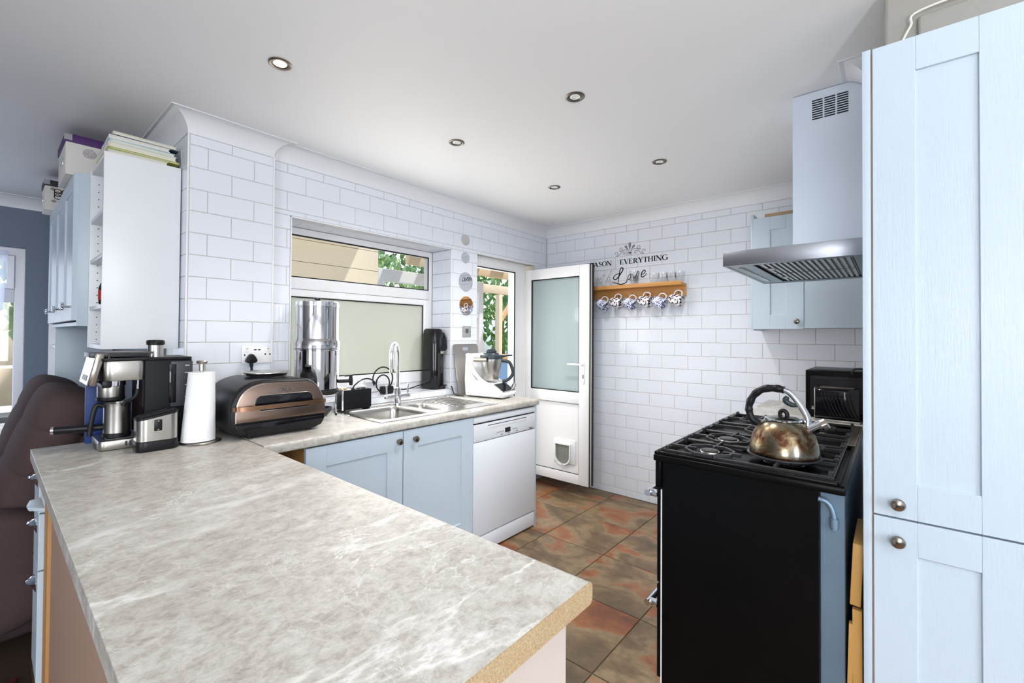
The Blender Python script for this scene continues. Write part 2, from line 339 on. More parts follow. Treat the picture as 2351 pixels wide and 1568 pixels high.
    def frame(s, x0, x1, z0, z1, y0, y1, l, r=None, t=None, b=None, axis='y'):
        r = l if r is None else r; t = l if t is None else t; b = l if b is None else b; O = ring4(x0, x1, z0, z1); I = ring4(x0+l, x1-r, z0+b, z1-t); e = .004
        Ob = ring4(x0+e, x1-e, z0+e, z1-e); Ib = ring4(x0+l-e, x1-r+e, z0+b-e, z1-t+e)
        f = (lambda u, v, a: (u, a, v)) if axis == 'y' else (lambda u, v, a: (a, u, v))
        return s._ring_loft([[f(u, v, a) for u, v in P] for P, a in ((O, y1), (O, y0+e), (Ob, y0), (Ib, y0), (I, y0+e), (I, y1))], cap=False, cyc=True)
    def xf(s, M): bmesh.ops.transform(s.bm, matrix=M, verts=s.bm.verts); return s
    def mesh(s, name, smooth=35):
        bmesh.ops.recalc_face_normals(s.bm, faces=s.bm.faces); me = bpy.data.meshes.new(name); s.bm.to_mesh(me); s.bm.free()
        if smooth:
            me.shade_smooth(); me.set_sharp_from_angle(angle=math.radians(smooth))
        return me
    def build(s, name, m, parent=None, local=False, smooth=35, label=None, cat=None, group=None, kind=None):
        if parent is not None and not local and parent.name in WM:
            s.xf(WM[parent.name].inverted())
        me = s.mesh(name, smooth); me.materials.append(MAT[m]); o = bpy.data.objects.new(name, me); COL.objects.link(o)
        if parent is not None:
            o.parent = parent
            if parent.name in WM: WM[o.name] = WM[parent.name]
        else: WM[o.name] = Matrix.Identity(4)
        return tag(o, label, cat, group, kind)
def children(o): return [c for c in bpy.data.objects if c.parent is o]
def copy_tree(o, parent=None):
    c = o.copy(); COL.objects.link(c); c.parent = parent
    for ch in children(o): copy_tree(ch, c)
    return c
def arc(cx, cy, r, a0, a1, n=12, ry=None):
    ry = r if ry is None else ry
    return [(cx+r*math.cos(math.radians(a0+(a1-a0)*k/n)), cy+ry*math.sin(math.radians(a0+(a1-a0)*k/n))) for k in range(n+1)]
def rrect(x0, x1, y0, y1, r, n=5):
    return arc(x1-r, y1-r, r, 0, 90, n)+arc(x0+r, y1-r, r, 90, 180, n)+arc(x0+r, y0+r, r, 180, 270, n)+arc(x1-r, y0+r, r, 270, 360, n)
def bez(p0, p1, p2, p3, n=10):
    out = []
    for k in range(n+1):
        t = k/n; out.append(tuple((1-t)**3*a+3*(1-t)**2*t*b+3*(1-t)*t*t*c+t**3*d for a, b, c, d in zip(p0, p1, p2, p3)))
    return out
def spline(pts, n=6):
    """Catmull-Rom through pts"""
    P = [Vector(p) for p in pts]; P = [P[0]*2-P[1]]+P+[P[-1]*2-P[-2]]; out = []
    for i in range(1, len(P)-2):
        for k in range(n):
            t = k/n; a, b, c, d = P[i-1:i+3]
            out.append(tuple(.5*((2*b)+(c-a)*t+(2*a-5*b+4*c-d)*t*t+(3*b-a-3*c+d)*t**3)))
    out.append(tuple(P[-2])); return out

# ------------------------------------------------------------------ the room
YA, XB, PX0, PX1, PY, ZC, CO, YC, XR, WTZ = 2.517, 3.471, .595, .975, 2.488, 2.35, .083, .06, 2.097, .889
RP, TP, Z0 = .103, .203, 1.2903          # tile row pitch, column pitch, a row line
XW0, YN, YF = -5.0, -3.6, 5.0            # rear wall, near wall, far dining wall
def struct(name, mb, m, parent=None, smooth=35): return mb.build(name, m, parent, kind='structure', smooth=smooth)
G = .0025
# window wall: solid pieces round the window and the door opening
WX0, WX1, WZ0, WZ1 = 1.083, 2.255, .935, 1.98
DX0, DX1, DZ1 = 2.535, 3.29, 1.985
b = MB(); yy0, yy1 = YA+G, 2.80
b.box(PX1-.1, WX0-.008, yy0, yy1, 0, ZC); b.box(WX0-.008, WX1+.008, yy0, yy1, 0, WZ0-.008); b.box(WX0-.008, WX1+.008, yy0, yy1, WZ1+.008, ZC)
b.box(WX1+.008, DX0, yy0, yy1, 0, ZC); b.box(DX0, DX1, yy0, yy1, DZ1, ZC); b.box(DX1, XB+.2, yy0, yy1, 0, ZC)
wall_back = struct('wall_back', b, 'grout')
wall_pier = struct('wall_pier', MB().box(PX0+G, PX1-.001, PY+G, 2.80, 0, ZC), 'grout')
wall_end = struct('wall_end', MB().box(XB+G, XB+.2, -.3, YA+G, 0, ZC), 'grout')
wall_side = struct('wall_side', MB().box(XR, XB+.2, YC-.15, YC, 0, ZC).box(XR, XR+.15, YN, YC-.15, 0, ZC), 'wall_white')
b = MB().box(PX0+.004, PX0+.2, 2.80, YF, 0, ZC); wall_dining = struct('wall_dining', b, 'wall_greyblue')
FX0, FX1, FZ0, FZ1 = -1.25, .19, .46, 1.975
b = MB().box(XW0-.2, FX0, YF, YF+.2, 0, ZC).box(FX1, PX0+.2, YF, YF+.2, 0, ZC).box(FX0, FX1, YF, YF+.2, 0, FZ0).box(FX0, FX1, YF, YF+.2, FZ1, ZC)
wall_far = struct('wall_far', b, 'wall_greyblue')
b = MB().box(XW0-.2, XW0, YN-.2, -2.4, 0, ZC).box(XW0-.2, XW0, -.4, YF+.2, 0, ZC).box(XW0-.2, XW0, -2.4, -.4, 2.25, ZC).box(XW0-.2, XW0, -2.4, -.4, 0, .6)
wall_rear = struct('wall_rear', b, 'wall_white')
b = MB().box(XW0-.2, -2.2, YN-.2, YN, 0, ZC).box(.4, XR+.15, YN-.2, YN, 0, ZC).box(-2.2, .4, YN-.2, YN, 0, .7).box(-2.2, .4, YN-.2, YN, 2.2, ZC)
wall_near = struct('wall_near', b, 'wall_white')
ceiling = struct('ceiling', MB().box(XW0-.2, XB+.2, YN-.2, 2.80, ZC, ZC+.15).box(XW0-.2, PX0+.2, 2.80, YF+.2, ZC, ZC+.15), 'ceiling_white')
floor = struct('floor', MB().box(XW0-.2, XB+.2, YN-.2, 2.80, -.2, -.004).box(XW0-.2, PX0+.2, 2.80, YF+.2, -.2, -.004), 'floor_grout')
struct('floor_carpet', MB().box(XW0, .13, YN, YF, -.004, .0).box(.13, PX0, 2.62, YF, -.004, .0), 'carpet')

# ---- coving: one mitred sweep, cut where the extractor chimney passes
def coving(name, path):
    prof = [(0, ZC-CO)]+[(CO-CO*math.cos(math.radians(a))*1.0 if False else CO*(1-math.cos(math.radians(a))), ZC-CO*(1-math.sin(math.radians(a)))) for a in range(8, 84, 9)]+[(CO, ZC-.004), (CO, ZC), (0, ZC)]
    P = [Vector(p) for p in path]; n = len(P); N = []
    for i in range(n-1):
        d = (P[i+1]-P[i]).normalized(); N.append(Vector((d.y, -d.x)))
    rings = []
    for i in range(n):
        if i == 0: mv = N[0]
        elif i == n-1: mv = N[-1]
        else: mv = (N[i-1]+N[i])/(1+N[i-1].dot(N[i]))
        rings.append([(P[i].x+mv.x*o, P[i].y+mv.y*o, z) for o, z in prof])
    return struct(name, MB().loft(rings), 'coving_white', smooth=25)
coving('trim_1', [(XW0, YF), (PX0, YF), (PX0, PY), (PX1, PY), (PX1, YA), (XB, YA), (XB, YC), (2.465, YC)])
coving('trim_2', [(2.196, YC), (XR, YC), (XR, YN)])

# ---- wall tiles, each its own piece
TM = {}
def tile_mesh(w_, h_, t=.008, bv=.0014, key='t'):
    k = (key, round(w_, 3), round(h_, 3))
    if k in TM: return TM[k]
    a, c = w_/2, h_/2; vs = [(-a, -c, -t), (a, -c, -t), (a, c, -t), (-a, c, -t)]+[(x*(a), y*(c), -bv) for x, y in ((-1, -1), (1, -1), (1, 1), (-1, 1))]+[(x*(a-bv), y*(c-bv), 0) for x, y in ((-1, -1), (1, -1), (1, 1), (-1, 1))]
    fs = [(8, 9, 10, 11)]+[(i, (i+1) % 4, 4+(i+1) % 4, 4+i) for i in range(4)]+[(4+i, 4+(i+1) % 4, 8+(i+1) % 4, 8+i) for i in range(4)]
    me = bpy.data.meshes.new('tile'); me.from_pydata(vs, [], fs); me.update(); TM[k] = me; return me
def put_tile(c, u, n, w_, h_, parent, m='tile_white', wob=.0022, key='t', t=.008):
    u, n = Vector(u), Vector(n); v = n.cross(u)
    me = tile_mesh(w_, h_, t=t, key=key+m)
    if not me.materials: me.materials.append(MAT[m])
    o = bpy.data.objects.new('tile', me); R = Matrix((u, v, n)).transposed().to_4x4()
    o.matrix_world = Matrix.Translation(c) @ R @ Euler((random.gauss(0, wob), random.gauss(0, wob), 0)).to_matrix().to_4x4()
    COL.objects.link(o); o.parent = parent; return o
def cut(rects, hole):
    out = []; hx0, hx1, hy0, hy1 = hole
    for (x0, x1, y0, y1) in rects:
        if x1 <= hx0 or x0 >= hx1 or y1 <= hy0 or y0 >= hy1: out.append((x0, x1, y0, y1)); continue
        if y1 > hy1: out.append((x0, x1, hy1, y1))
        if y0 < hy0: out.append((x0, x1, y0, hy0))
        a, c = max(y0, hy0), min(y1, hy1)
        if x0 < hx0: out.append((x0, hx0, a, c))
        if x1 > hx1: out.append((hx1, x1, a, c))
    return out
def tile_field(s0, s1, z0, z1, j0, parity, holes, place, parent):
    """courses of tiles between s0..s1 along the wall; joints at j0 + k*TP in rows of the given parity, half a tile off in the others"""
    r = math.floor((z0-Z0)/RP)
    while Z0+r*RP < z1-.002:
        a, c = max(z0, Z0+r*RP), min(z1, Z0+(r+1)*RP); off = j0 if r % 2 == parity else j0+TP/2
        k = math.floor((s0-off)/TP); x = off+k*TP
        while x < s1-.001:
            rects = [(max(x, s0), min(x+TP, s1), a, c)]
            for h in holes: rects = cut(rects, h)
            for (p, q, e, f) in rects:
                if q-p < .008 or f-e < .008: continue
                place((p+q)/2, (e+f)/2, q-p-.003, f-e-.003, parent)
            x += TP
        r += 1
pa = lambda s, z, w_, h_, par: put_tile((s, YA, z), (1, 0, 0), (0, -1, 0), w_, h_, par)
pp = lambda s, z, w_, h_, par: put_tile((s, PY, z), (1, 0, 0), (0, -1, 0), w_, h_, par)
pb = lambda s, z, w_, h_, par: put_tile((XB, YA-s, z), (0, -1, 0), (-1, 0, 0), w_, h_, par)
tile_field(PX1+.006, XB, WTZ, ZC-CO, 2.3775, 0, [(WX0-.006, WX1+.006, WZ0-.004, WZ1+.006), (DX0, DX1, 0, DZ1)], pa, wall_back)
tile_field(PX0+.008, PX1-.002, WTZ, ZC-CO, .6777, 0, [], pp, wall_pier)
tile_field(.006, YA-YC, 0, ZC-CO, .7263, 0, [(1.95, 2.6, 0, .80)], pb, wall_end)
tile_field(0, .32, WTZ+.1, ZC-CO, .203, 1, [], lambda s, z, w_, h_, par: put_tile((PX0, PY+.006+s, z), (0, -1, 0), (-1, 0, 0), w_, h_, par), wall_pier)
# window reveal: right cheek, head and sill
tile_field(.0, .215, WZ0, WZ1, .105, 1, [], lambda s, z, w_, h_, par: put_tile((WX1, YA+.004+s, z), (0, -1, 0), (-1, 0, 0), w_, h_, par), wall_back)
tile_field(.0, .215, WZ0, WZ1, .105, 1, [], lambda s, z, w_, h_, par: put_tile((WX0, YA+.004+s, z), (0, 1, 0), (1, 0, 0), w_, h_, par), wall_back)
for (d0, d1) in ((0, .1), (.1, .215)):
    x = WX0
    while x < WX1-.01:
        x2 = min(x+TP*(1 if d0 == 0 or x > WX0 else .5), WX1)
        put_tile(((x+x2)/2, YA+.004+(d0+d1)/2, WZ1), (1, 0, 0), (0, 0, -1), x2-x-.003, d1-d0-.003, wall_back)
        put_tile(((x+x2)/2, YA+.004+(d0+d1)/2, WZ0), (1, 0, 0), (0, 0, 1), x2-x-.004, d1-d0-.004, wall_back, wob=.004)
        x = x2
# white tile trims on the outer corners
def trim(name, *bx): 
    q = MB()
    for t_ in bx: q.box(*t_, bev=.0015)
    return struct(name, q, 'upvc')
trim('trim_3', (PX0-.001, PX0+.007, PY-.001, PY+.007, WTZ, ZC-CO))
trim('trim_4', (PX1-.003, PX1+.005, PY-.0015, YA+.002, WTZ, ZC-CO))
trim('trim_5', (WX1-.0015, WX1+.0055, YA-.0015, YA+.0055, WZ0, WZ1), (WX0-.0055, WX0+.0015, YA-.0015, YA+.0055, WZ0, WZ1), (WX0, WX1, YA-.0015, YA+.0055, WZ1-.0015, WZ1+.0055), (WX0, WX1, YA-.0015, YA+.0055, WZ0-.003, WZ0+.001))
# ---- floor tiles
for i in range(-6, 4):
    for j in range(-13, 3):
        x0, x1, y0, y1 = 2.455+.443*i, 2.455+.443*(i+1), 1.779+.438*j, 1.779+.438*(j+1)
        x0, x1, y0, y1 = max(x0, .13), min(x1, XB), max(y0, YN), min(y1, YA)
        if x1-x0 < .02 or y1-y0 < .02: continue
        if (x0 > XR and y1 < YC): continue
        put_tile(((x0+x1)/2, (y0+y1)/2, 0), (1, 0, 0), (0, 0, 1), x1-x0-.005, y1-y0-.005, floor, 'slate_tile', .0006, key='f', t=.004)

# ---- window over the sink
win = thing('window_1', 'white frame window over the sink, clear pane above frosted pane', None, (WX0, 2.735, WZ0)); win['kind'] = 'structure'
fy0, fy1 = 2.735, 2.80
MB().frame(WX0, WX1, WZ0, WZ1, fy0, fy1, .032, .030, .042, .05).build('frame', 'upvc', win)
b = MB().box(WX0+.032, WX1-.030, fy0-.006, fy1, 1.606, 1.678, .008); b.build('transom', 'upvc', win)
sx0, sx1, sz0, sz1 = WX0+.03, WX1-.028, WZ0+.048, 1.604
MB().frame(sx0, sx1, sz0, sz1, fy0-.012, fy1-.01, .06, .06, .042, .078).build('sash', 'upvc', win)
def gasket(x0, x1, z0, z1, y, w_=.009, th=.004):
    O, I = ring4(x0, x1, z0, z1), ring4(x0+w_, x1-w_, z0+w_, z1-w_)
    return MB().loft([[(u, a, v) for u, v in P] for P, a in ((O, y), (O, y-th), (I, y-th), (I, y))], cap=False, cyc=True)
gasket(WX0+.03, WX1-.029, 1.676, WZ1-.041, fy0+.012).build('gasket', 'rubber', win)
gasket(sx0+.058, sx1-.058, sz0+.076, sz1-.04, fy0+.004).build('gasket', 'rubber', win)
MB().box(WX0+.03, WX1-.03, fy0+.012, fy0+.016, 1.676, WZ1-.04).build('pane', 'clear_glass', win, label='clear upper pane')
MB().box(sx0+.055, sx1-.055, fy0+.006, fy0+.012, sz0+.07, sz1-.03).build('pane', 'frosted_green', win, label='frosted lower pane')
MB().box(1.66, 1.78, fy0-.034, fy0-.014, sz0+.025, sz0+.042, .005).box(1.70, 1.735, fy0-.03, fy0-.01, sz0+.02, sz0+.048, .005).cyl((1.672, fy0-.036, sz0+.033), (1.672, fy0-.03, sz0+.033), .006).build('handle', 'upvc', win)

# ---- back door: fixed frame and the open leaf
b = MB().frame(DX0-.02, 3.20, 0, DZ1+.01, 2.565, 2.64, .055, .145, .095, .09)
dfr = struct('trim_6', b, 'upvc')
q = MB().box(3.049, 3.058, 2.558, 2.566, .09, 1.90).box(DX0+.03, 3.058, 2.558, 2.566, 1.893, 1.902); q.build('gasket', 'rubber', dfr)
door = thing('door_1', 'white back door standing open, frosted glass above, cat flap below', None, (3.20, 2.56, .1)); door['kind'] = 'structure'
lx0, lx1, ly0, ly1, lz0, lz1 = 3.20, 3.262, 1.888, 2.56, .098, 1.932
gy0, gy1, gz0, gz1 = 1.982, 2.492, .862, 1.84
b = MB().box(lx0, lx1, ly0, gy0, lz0, lz1, .004).box(lx0, lx1, gy1, ly1, lz0, lz1, .004).box(lx0, lx1, gy0, gy1, gz1, lz1, .002).box(lx0, lx1, gy0, gy1, .768, gz0, .002).box(lx0, lx1, gy0, gy1, lz0, .178, .002)
b.build('leaf_frame', 'upvc', door)
MB().box(lx0+.016, lx1-.016, gy0, gy1, .178, .768).build('lower_panel', 'upvc', door)
MB().box(lx0+.022, lx0+.03, gy0, gy1, gz0, gz1).build('pane', 'frosted_blue', door)
def gask_x(y0, y1, z0, z1, x, w_=.008):
    O, I = ring4(y0, y1, z0, z1), ring4(y0+w_, y1-w_, z0+w_, z1-w_)
    return MB().loft([[(a, u, v) for u, v in P] for P, a in ((O, x+.004), (O, x-.004), (I, x-.004), (I, x+.004))], cap=False, cyc=True)
gask_x(gy0, gy1, gz0, gz1, lx0+.012).build('gasket', 'rubber', door)
gask_x(gy0, gy1, .178, .768, lx0+.010, .004).build('gasket', 'rubber', door)
MB().box(lx0+.010, lx0+.018, ly0-.006, ly0-.0005, lz0, lz1).box(lx1-.012, lx1+.006, ly0-.008, ly0-.0005, lz0-.002, lz1+.010).box(lx1-.012, lx1+.006, ly0, ly1-.04, lz1+.001, lz1+.010).build('seal', 'rubber', door)
MB().box(lx0+.024, lx0+.036, ly0-.003, ly0-.0003, .2, 1.85).box(lx0+.022, lx0+.040, ly0-.005, ly0-.0031, .95, 1.15).build('lock_strip', 'cream_book', door)
h = MB().box(lx0-.008, lx0, 1.924, 1.948, .94, 1.128, .004); h = h.build('handle', 'white_plastic', door)
MB().cyl((lx0-.008, 1.936, 1.10), (lx0-.04, 1.936, 1.10), .009, n=16).box(lx0-.05, lx0-.036, 1.93, 2.07, 1.092, 1.108, .005).build('lever', 'white_plastic', h)
MB().box(lx0-.0095, lx0-.007, 1.931, 1.941, .985, 1.015).build('keyhole', 'nickel', h)
cf = MB(); fl0, fl1 = 2.02, 2.238
# cat flap: outer plate with an arched opening, deep white tunnel and a smoked flap
out = [(fl0, .252), (fl1, .252), (fl1, .452), (fl0, .452)]
catf = MB().box(lx0+.006, lx0+.018, fl0, fl1, .252, .452, .005).build('cat_flap', 'white_plastic', door)
oc = [(2.06, .418), (2.216, .418)]+arc(2.138, .31, .078, 0, -180, 14, .075)
inn = [(2.068, .410), (2.208, .410)]+arc(2.138, .312, .070, 0, -180, 14, .066)
rings = [[(xx, p, z) for p, z in pl] for xx, pl in ((lx0+.006, oc), (lx0-.012, oc), (lx0-.012, inn), (lx0+.004, inn))]
MB().loft(rings, cap=False).build('tunnel', 'white_plastic', catf)
MB().prism(inn, 'x', lx0+.002, lx0+.005).build('flap', 'garden_grey', catf)
MB().cyl((lx0-.013, 2.138, .244), (lx0-.011, 2.138, .244), .004, n=12).build('catch', 'rubber', catf)

# ---- far dining window with its sheer curtain
fw_ = thing('window_2', 'white framed dining window on the grey blue wall', None, (FX0, YF, FZ0)); fw_['kind'] = 'structure'
MB().frame(FX0, FX1, FZ0, FZ1, YF+.06, YF+.12, .06, .055, .06, .07).box(-.60, -.53, YF+.062, YF+.118, FZ0+.07, FZ1-.06).build('frame', 'upvc', fw_)
MB().box(-.529, FX1-.055, YF+.061, YF+.118, 1.56, 1.66, .006).box(FX0+.06, -.601, YF+.061, YF+.118, 1.56, 1.66, .006).build('transom', 'upvc', fw_)
MB().frame(-.529, FX1-.0555, 1.661, FZ1-.061, YF+.05, YF+.11, .04).build('sash', 'upvc', fw_)
MB().box(FX0+.05, FX1-.05, YF+.09, YF+.094, FZ0+.06, FZ1-.05).build('pane', 'clear_glass', fw_)
MB().box(FX0-.05, FX1+.03, YF-.06, YF+.06, FZ0-.03, FZ0, .006).build('window_sill', 'upvc', fw_)
rings = []
for z in (.48, 1.0, 1.5, 1.94):
    k = (1.94-z)/1.46
    rings.append([(FX0+.05+(1.30-.07*k)*i/80, YF-.03+.018*math.sin(i*1.05+.6*k), z) for i in range(81)])
MB().loft(rings, closed=False, cap=False).build('sheer_curtain', 'sheer', label='sheer white curtain across the dining window', cat='curtain')
# made-up rear and side windows, unseen behind the photographer, added for the fill light
pd = thing('window_4', 'added white rear window frame, unseen, for the fill light', None, (XW0, -1.4, .6)); pd['kind'] = 'structure'
MB().frame(-2.4, -.4, .6, 2.25, XW0-.12, XW0-.06, .08, axis='x').build('frame', 'upvc', pd); MB().box(XW0-.09, XW0-.086, -2.33, -.47, .67, 2.18).build('pane', 'clear_glass', pd)
sw = thing('window_3', 'added white side window frame, unseen, for the fill light', None, (-.45, YN, .8)); sw['kind'] = 'structure'
MB().frame(-2.2, .4, .7, 2.2, YN-.14, YN-.08, .07).build('frame', 'upvc', sw); MB().box(-2.14, .34, YN-.11, YN-.106, .76, 2.14).build('pane', 'clear_glass', sw)

# ---- recessed ceiling spotlights
def spot(x, y, on, label):
    t = thing('ceiling_spotlight', label, 'light', (x, y, ZC), group='recessed ceiling spotlights')
    MB().lathe([(.026, 0), (.0405, -.0005), (.0405, -.003), (.036, -.0055), (.029, -.004), (.026, 0)], n=40, cap=False).build('bezel', 'brushed_nickel', t, local=True)
    MB().lathe([(.026, -.001), (.0262, -.003), (.022, .0), (.021, -.0006)], n=32, cap=False).build('baffle', 'dark_grey' if not on else 'brushed_nickel', t, local=True)
    MB().lathe([(.022, -.0018), (.016, -.0030), (.006, -.0022), (.001, -.0022)], n=28).build('bulb', 'lamp_on' if on else 'lamp_off', t, local=True)
    if not on: MB().lathe([(.012, -.003), (.013, -.0042), (.011, -.0042), (.010, -.003)], n=24, cap=False).build('ring', 'chrome', t, local=True)
    if not on: l = lamp('down_fill', 'SPOT', (0, 0, -.012), (0, 0, 0), 38, (1, .975, .95), spot_size=math.radians(150), spot_blend=1.0, shadow_soft_size=.025); l.parent = t  # fill light added under spotlights that are off
    if on:
        l = lamp('spot_glow', 'SPOT', (0, 0, -.012), (0, 0, 0), 9, (1, .8, .55), spot_size=math.radians(100), spot_blend=.6, shadow_soft_size=.02); l.parent = t
spot(.702, 1.749, True, 'lit recessed ceiling spotlight glowing warm, leftmost above the grey worktop')
spot(1.606, 1.020, False, 'round ceiling spotlight with pale centre nearest the picture middle, larger than the three behind it')
spot(1.592, 1.742, False, 'round ceiling spotlight with pale centre, in front of the sink window')
spot(2.517, 1.021, False, 'round ceiling spotlight with pale centre far right, by the extractor chimney')
spot(2.497, 1.748, False, 'smallest round ceiling spotlight, in front of the open back door')

# made-up uplighter, unseen behind the photographer, added to brighten the ceiling
t = thing('fill_uplighter', 'added white fill uplighter, unseen behind the photographer', 'lamp', (-.75, -1.15, 0))
MB().lathe([(.001, 0), (.14, 0), (.14, .02), (.02, .03), (.001, .03)], n=32).build('base', 'white_plastic', t, local=True)
MB().cyl((0, 0, .03), (0, 0, 1.12), .012).build('pole', 'white_plastic', t, local=True)
MB().lathe([(.02, 1.12), (.09, 1.16), (.15, 1.24), (.145, 1.24), (.085, 1.168), (.001, 1.14)], n=36).build('shade', 'white_plastic', t, local=True)
l = lamp('fill_uplight', 'SPOT', (0, 0, 1.20), (PI, 0, 0), 330, (.95, .975, 1), spot_size=math.radians(165), spot_blend=.5, shadow_soft_size=.08); l.parent = t  # added fill, bounced off the ceiling

# ------------------------------------------------------------------ kitchen units
RX90 = Matrix.Rotation(PI/2, 4, 'X')
def frame_mat(o, u, n):
    u, n = Vector(u), Vector(n); M = Matrix((u, -n, Vector((0, 0, 1)))).transposed().to_4x4(); M.translation = Vector(o); return M
def knob_mb(M, a, z, r=.0165):
    b = MB().lathe([(.009, 0), (.006, .004), (.0055, .012), (.010, .015), (r, .020), (r*1.02, .023), (r*.86, .028), (r*.45, .0305), (.001, .031)], n=28)
    return b.xf(M @ Matrix.Translation((a, 0, z)) @ RX90)
def shaker(parent, o, u, n, w_, h_, st=.092, knob=None, m='cab_blue', th=.02, top=None, bot=None, name='door'):
    M = frame_mat(o, u, n); top = top or st; bot = bot or st; e = .0012
    b = MB().box(0, st, 0, th, 0, h_, e, 1).box(w_-st, w_, 0, th, 0, h_, e, 1).box(st, w_-st, 0, th, h_-top, h_, e, 1).box(st, w_-st, 0, th, 0, bot, e, 1).xf(M)
    d = b.build(name, m, parent)
    MB().box(st-.004, w_-st+.004, .007, th-.003, bot-.004, h_-top+.004).xf(M).build('panel', m, d)
    if knob: knob_mb(M, *knob).build('knob', 'nickel', d, label='round dark nickel knob')
    return d
FY, NY = (1, 0, 0), (0, -1, 0)         # facing the camera side of the window wall
FX, NX = (0, -1, 0), (-1, 0, 0)        # facing -X
# sink base cabinet
t = thing('sink_cabinet', 'pale blue double door base cabinet under the sink, left of the dishwasher', 'cabinet', (1.388, 2.2, 0))
b = MB().box(.889, .907, 1.922, 2.49, .15, .846).box(1.869, 1.887, 1.922, 2.49, .15, .846).box(.907, 1.869, 1.93, 2.49, .15, .168).box(.907, 1.869, 2.48, 2.49, .168, .846); b.build('carcass', 'pine', t)
MB().box(.889, 1.887, 1.96, 1.975, 0, .148).build('plinth', 'cab_blue_flat', t)
shaker(t, (.889, 1.90, .152), FY, NY, .496, .690, knob=(.466, .643))
shaker(t, (1.390, 1.90, .152), FY, NY, .497, .690, knob=(.065, .640))
# corner filler shelf in the dark gap
MB().box(.70, .885, 2.42, 2.44, .05, .84).build('plywood_sheet', 'pine', label='bare plywood sheet in the dark gap under the worktop corner', cat='plywood')
# dishwasher
t = thing('dishwasher', 'white freestanding dishwasher with a small black display', 'dishwasher', (2.2, 2.2, 0))
MB().box(1.897, 2.499, 1.925, 2.49, .012, .80).build('body', 'white_enamel', t)
MB().box(1.895, 2.501, 1.903, 2.49, .801, .838, .006).build('lid', 'white_enamel', t)
d = MB().box(1.895, 2.501, 1.903, 1.925, .115, .684, .004).build('door', 'white_enamel', t)
c = MB().box(1.895, 2.501, 1.903, 1.925, .688, .794, .004).build('control_panel', 'white_enamel', t)
MB().box(1.905, 2.49, 1.906, 1.925, .794, .801).build('gap', 'rubber', t)
MB().box(2.02, 2.40, 1.9015, 1.904, .756, .777, .001).build('handle_recess', 'white_plastic', c)
MB().box(2.02, 2.40, 1.9005, 1.9025, .775, .779, .0005).build('handle_lip', 'dark_grey', c)
MB().box(2.181, 2.233, 1.9012, 1.904, .708, .738, .001).build('display', 'black_gloss', c)
for x in (2.104, 2.119, 2.134, 2.149, 2.163, 2.262, 2.279, 2.296): MB().box(x-.003, x+.003, 1.9014, 1.904, .718, .722).build('indicator', 'dark_grey', c)
for x in (2.15, 2.215, 2.30): MB().box(x-.004, x+.004, 1.9014, 1.904, .699, .705).build('indicator', 'dark_grey', c)
for x in (2.085, 2.12, 2.185, 2.25, 2.33): MB().cyl((x, 1.9012, .701), (x, 1.904, .701), .005, n=12).build('button', 'white_plastic', c)
def text(body, size, M, mname, parent, name='lettering', ext=.0004, sp=1.0):
    cu = bpy.data.curves.new(name, 'FONT'); cu.body = body; cu.size = size; cu.extrude = ext; cu.space_character = sp
    f_ = bpy.data.objects.new('tmp_font', cu); COL.objects.link(f_)
    me = bpy.data.meshes.new_from_object(f_.evaluated_get(bpy.context.evaluated_depsgraph_get())); bpy.data.objects.remove(f_)
    me.materials.clear(); me.materials.append(MAT[mname]); o = bpy.data.objects.new(name, me); COL.objects.link(o); o.parent = parent
    o.matrix_local = (WM[parent.name].inverted() @ M) if parent.name in WM else M
    return o
text('Miele', .018, frame_mat((2.43, 1.9022, .691), FY, NY) @ RX90, 'dark_grey', c)
MB().box(1.897, 2.499, 1.906, 1.93, .012, .108, .003).build('plinth', 'white_enamel', t)
MB().box(2.501, 2.517, 1.905, 2.49, .0, .846, .001).build('end_support', 'cab_blue_flat', label='narrow pale blue support board right of the dishwasher', cat='board')

# ---- worktops
def nose(x0, x1, yb, yf, z1=WTZ, th=.04):     # front strip with rolled laminate edge, running along X
    r = .012; p = [(yb, z1), (yf+r, z1)]+arc(yf+r, z1-r, r, 90, 180, 5)[1:]+arc(yf+r*.7, z1-th+r*.7, r*.7, 180, 270, 4)+[(yb, z1-th)]
    return p
SX0, SX1, SY0, SY1 = 1.284, 2.165, 1.945, 2.445
b = MB().prism(nose(0, 0, 1.97, 1.888), 'x', .718, 2.525)
b.box(.718, SX0+.02, 1.97, YA-.001, WTZ-.04, WTZ).box(2.148, 2.525, 1.97, YA-.001, WTZ-.04, WTZ).box(SX0+.02, 2.148, 2.43, YA-.001, WTZ-.04, WTZ)
sink_top = b.build('sink_worktop', 'worktop', label='grey marbled laminate worktop with the sink let into it', cat='worktop')
MB().box(2.5255, 2.527, 1.889, 2.515, WTZ-.038, WTZ-.001).build('edge_strip', 'worktop', sink_top)
r = .012
pr_ = [(.70, WTZ), (.717-r, WTZ)]+arc(.717-r, WTZ-r, r, 90, 0, 5)[1:]+arc(.717-r*.7, WTZ-.04+r*.7, r*.7, 0, -90, 4)+[(.117, WTZ-.04), (.115, WTZ-.038), (.115, WTZ-.001), (.116, WTZ)]
pt = MB().prism(pr_, 'y', .4155, PY-.001).build('peninsula_worktop', 'worktop', label='long grey marbled peninsula worktop in the foreground with bare chipboard end', cat='worktop')
pr2 = [(.712, WTZ-.0012), (.117, WTZ-.0012), (.117, WTZ-.04)]+list(reversed([(.717-r*.7+r*.7*math.cos(math.radians(a)), WTZ-.04+r*.7+r*.7*math.sin(math.radians(a))) for a in (0, -30, -60, -90)]))+[(.717, WTZ-.009)]
MB().prism(pr2, 'y', .413, .4155).build('cut_end', 'chipboard', pt, label='raw chipboard cut end')
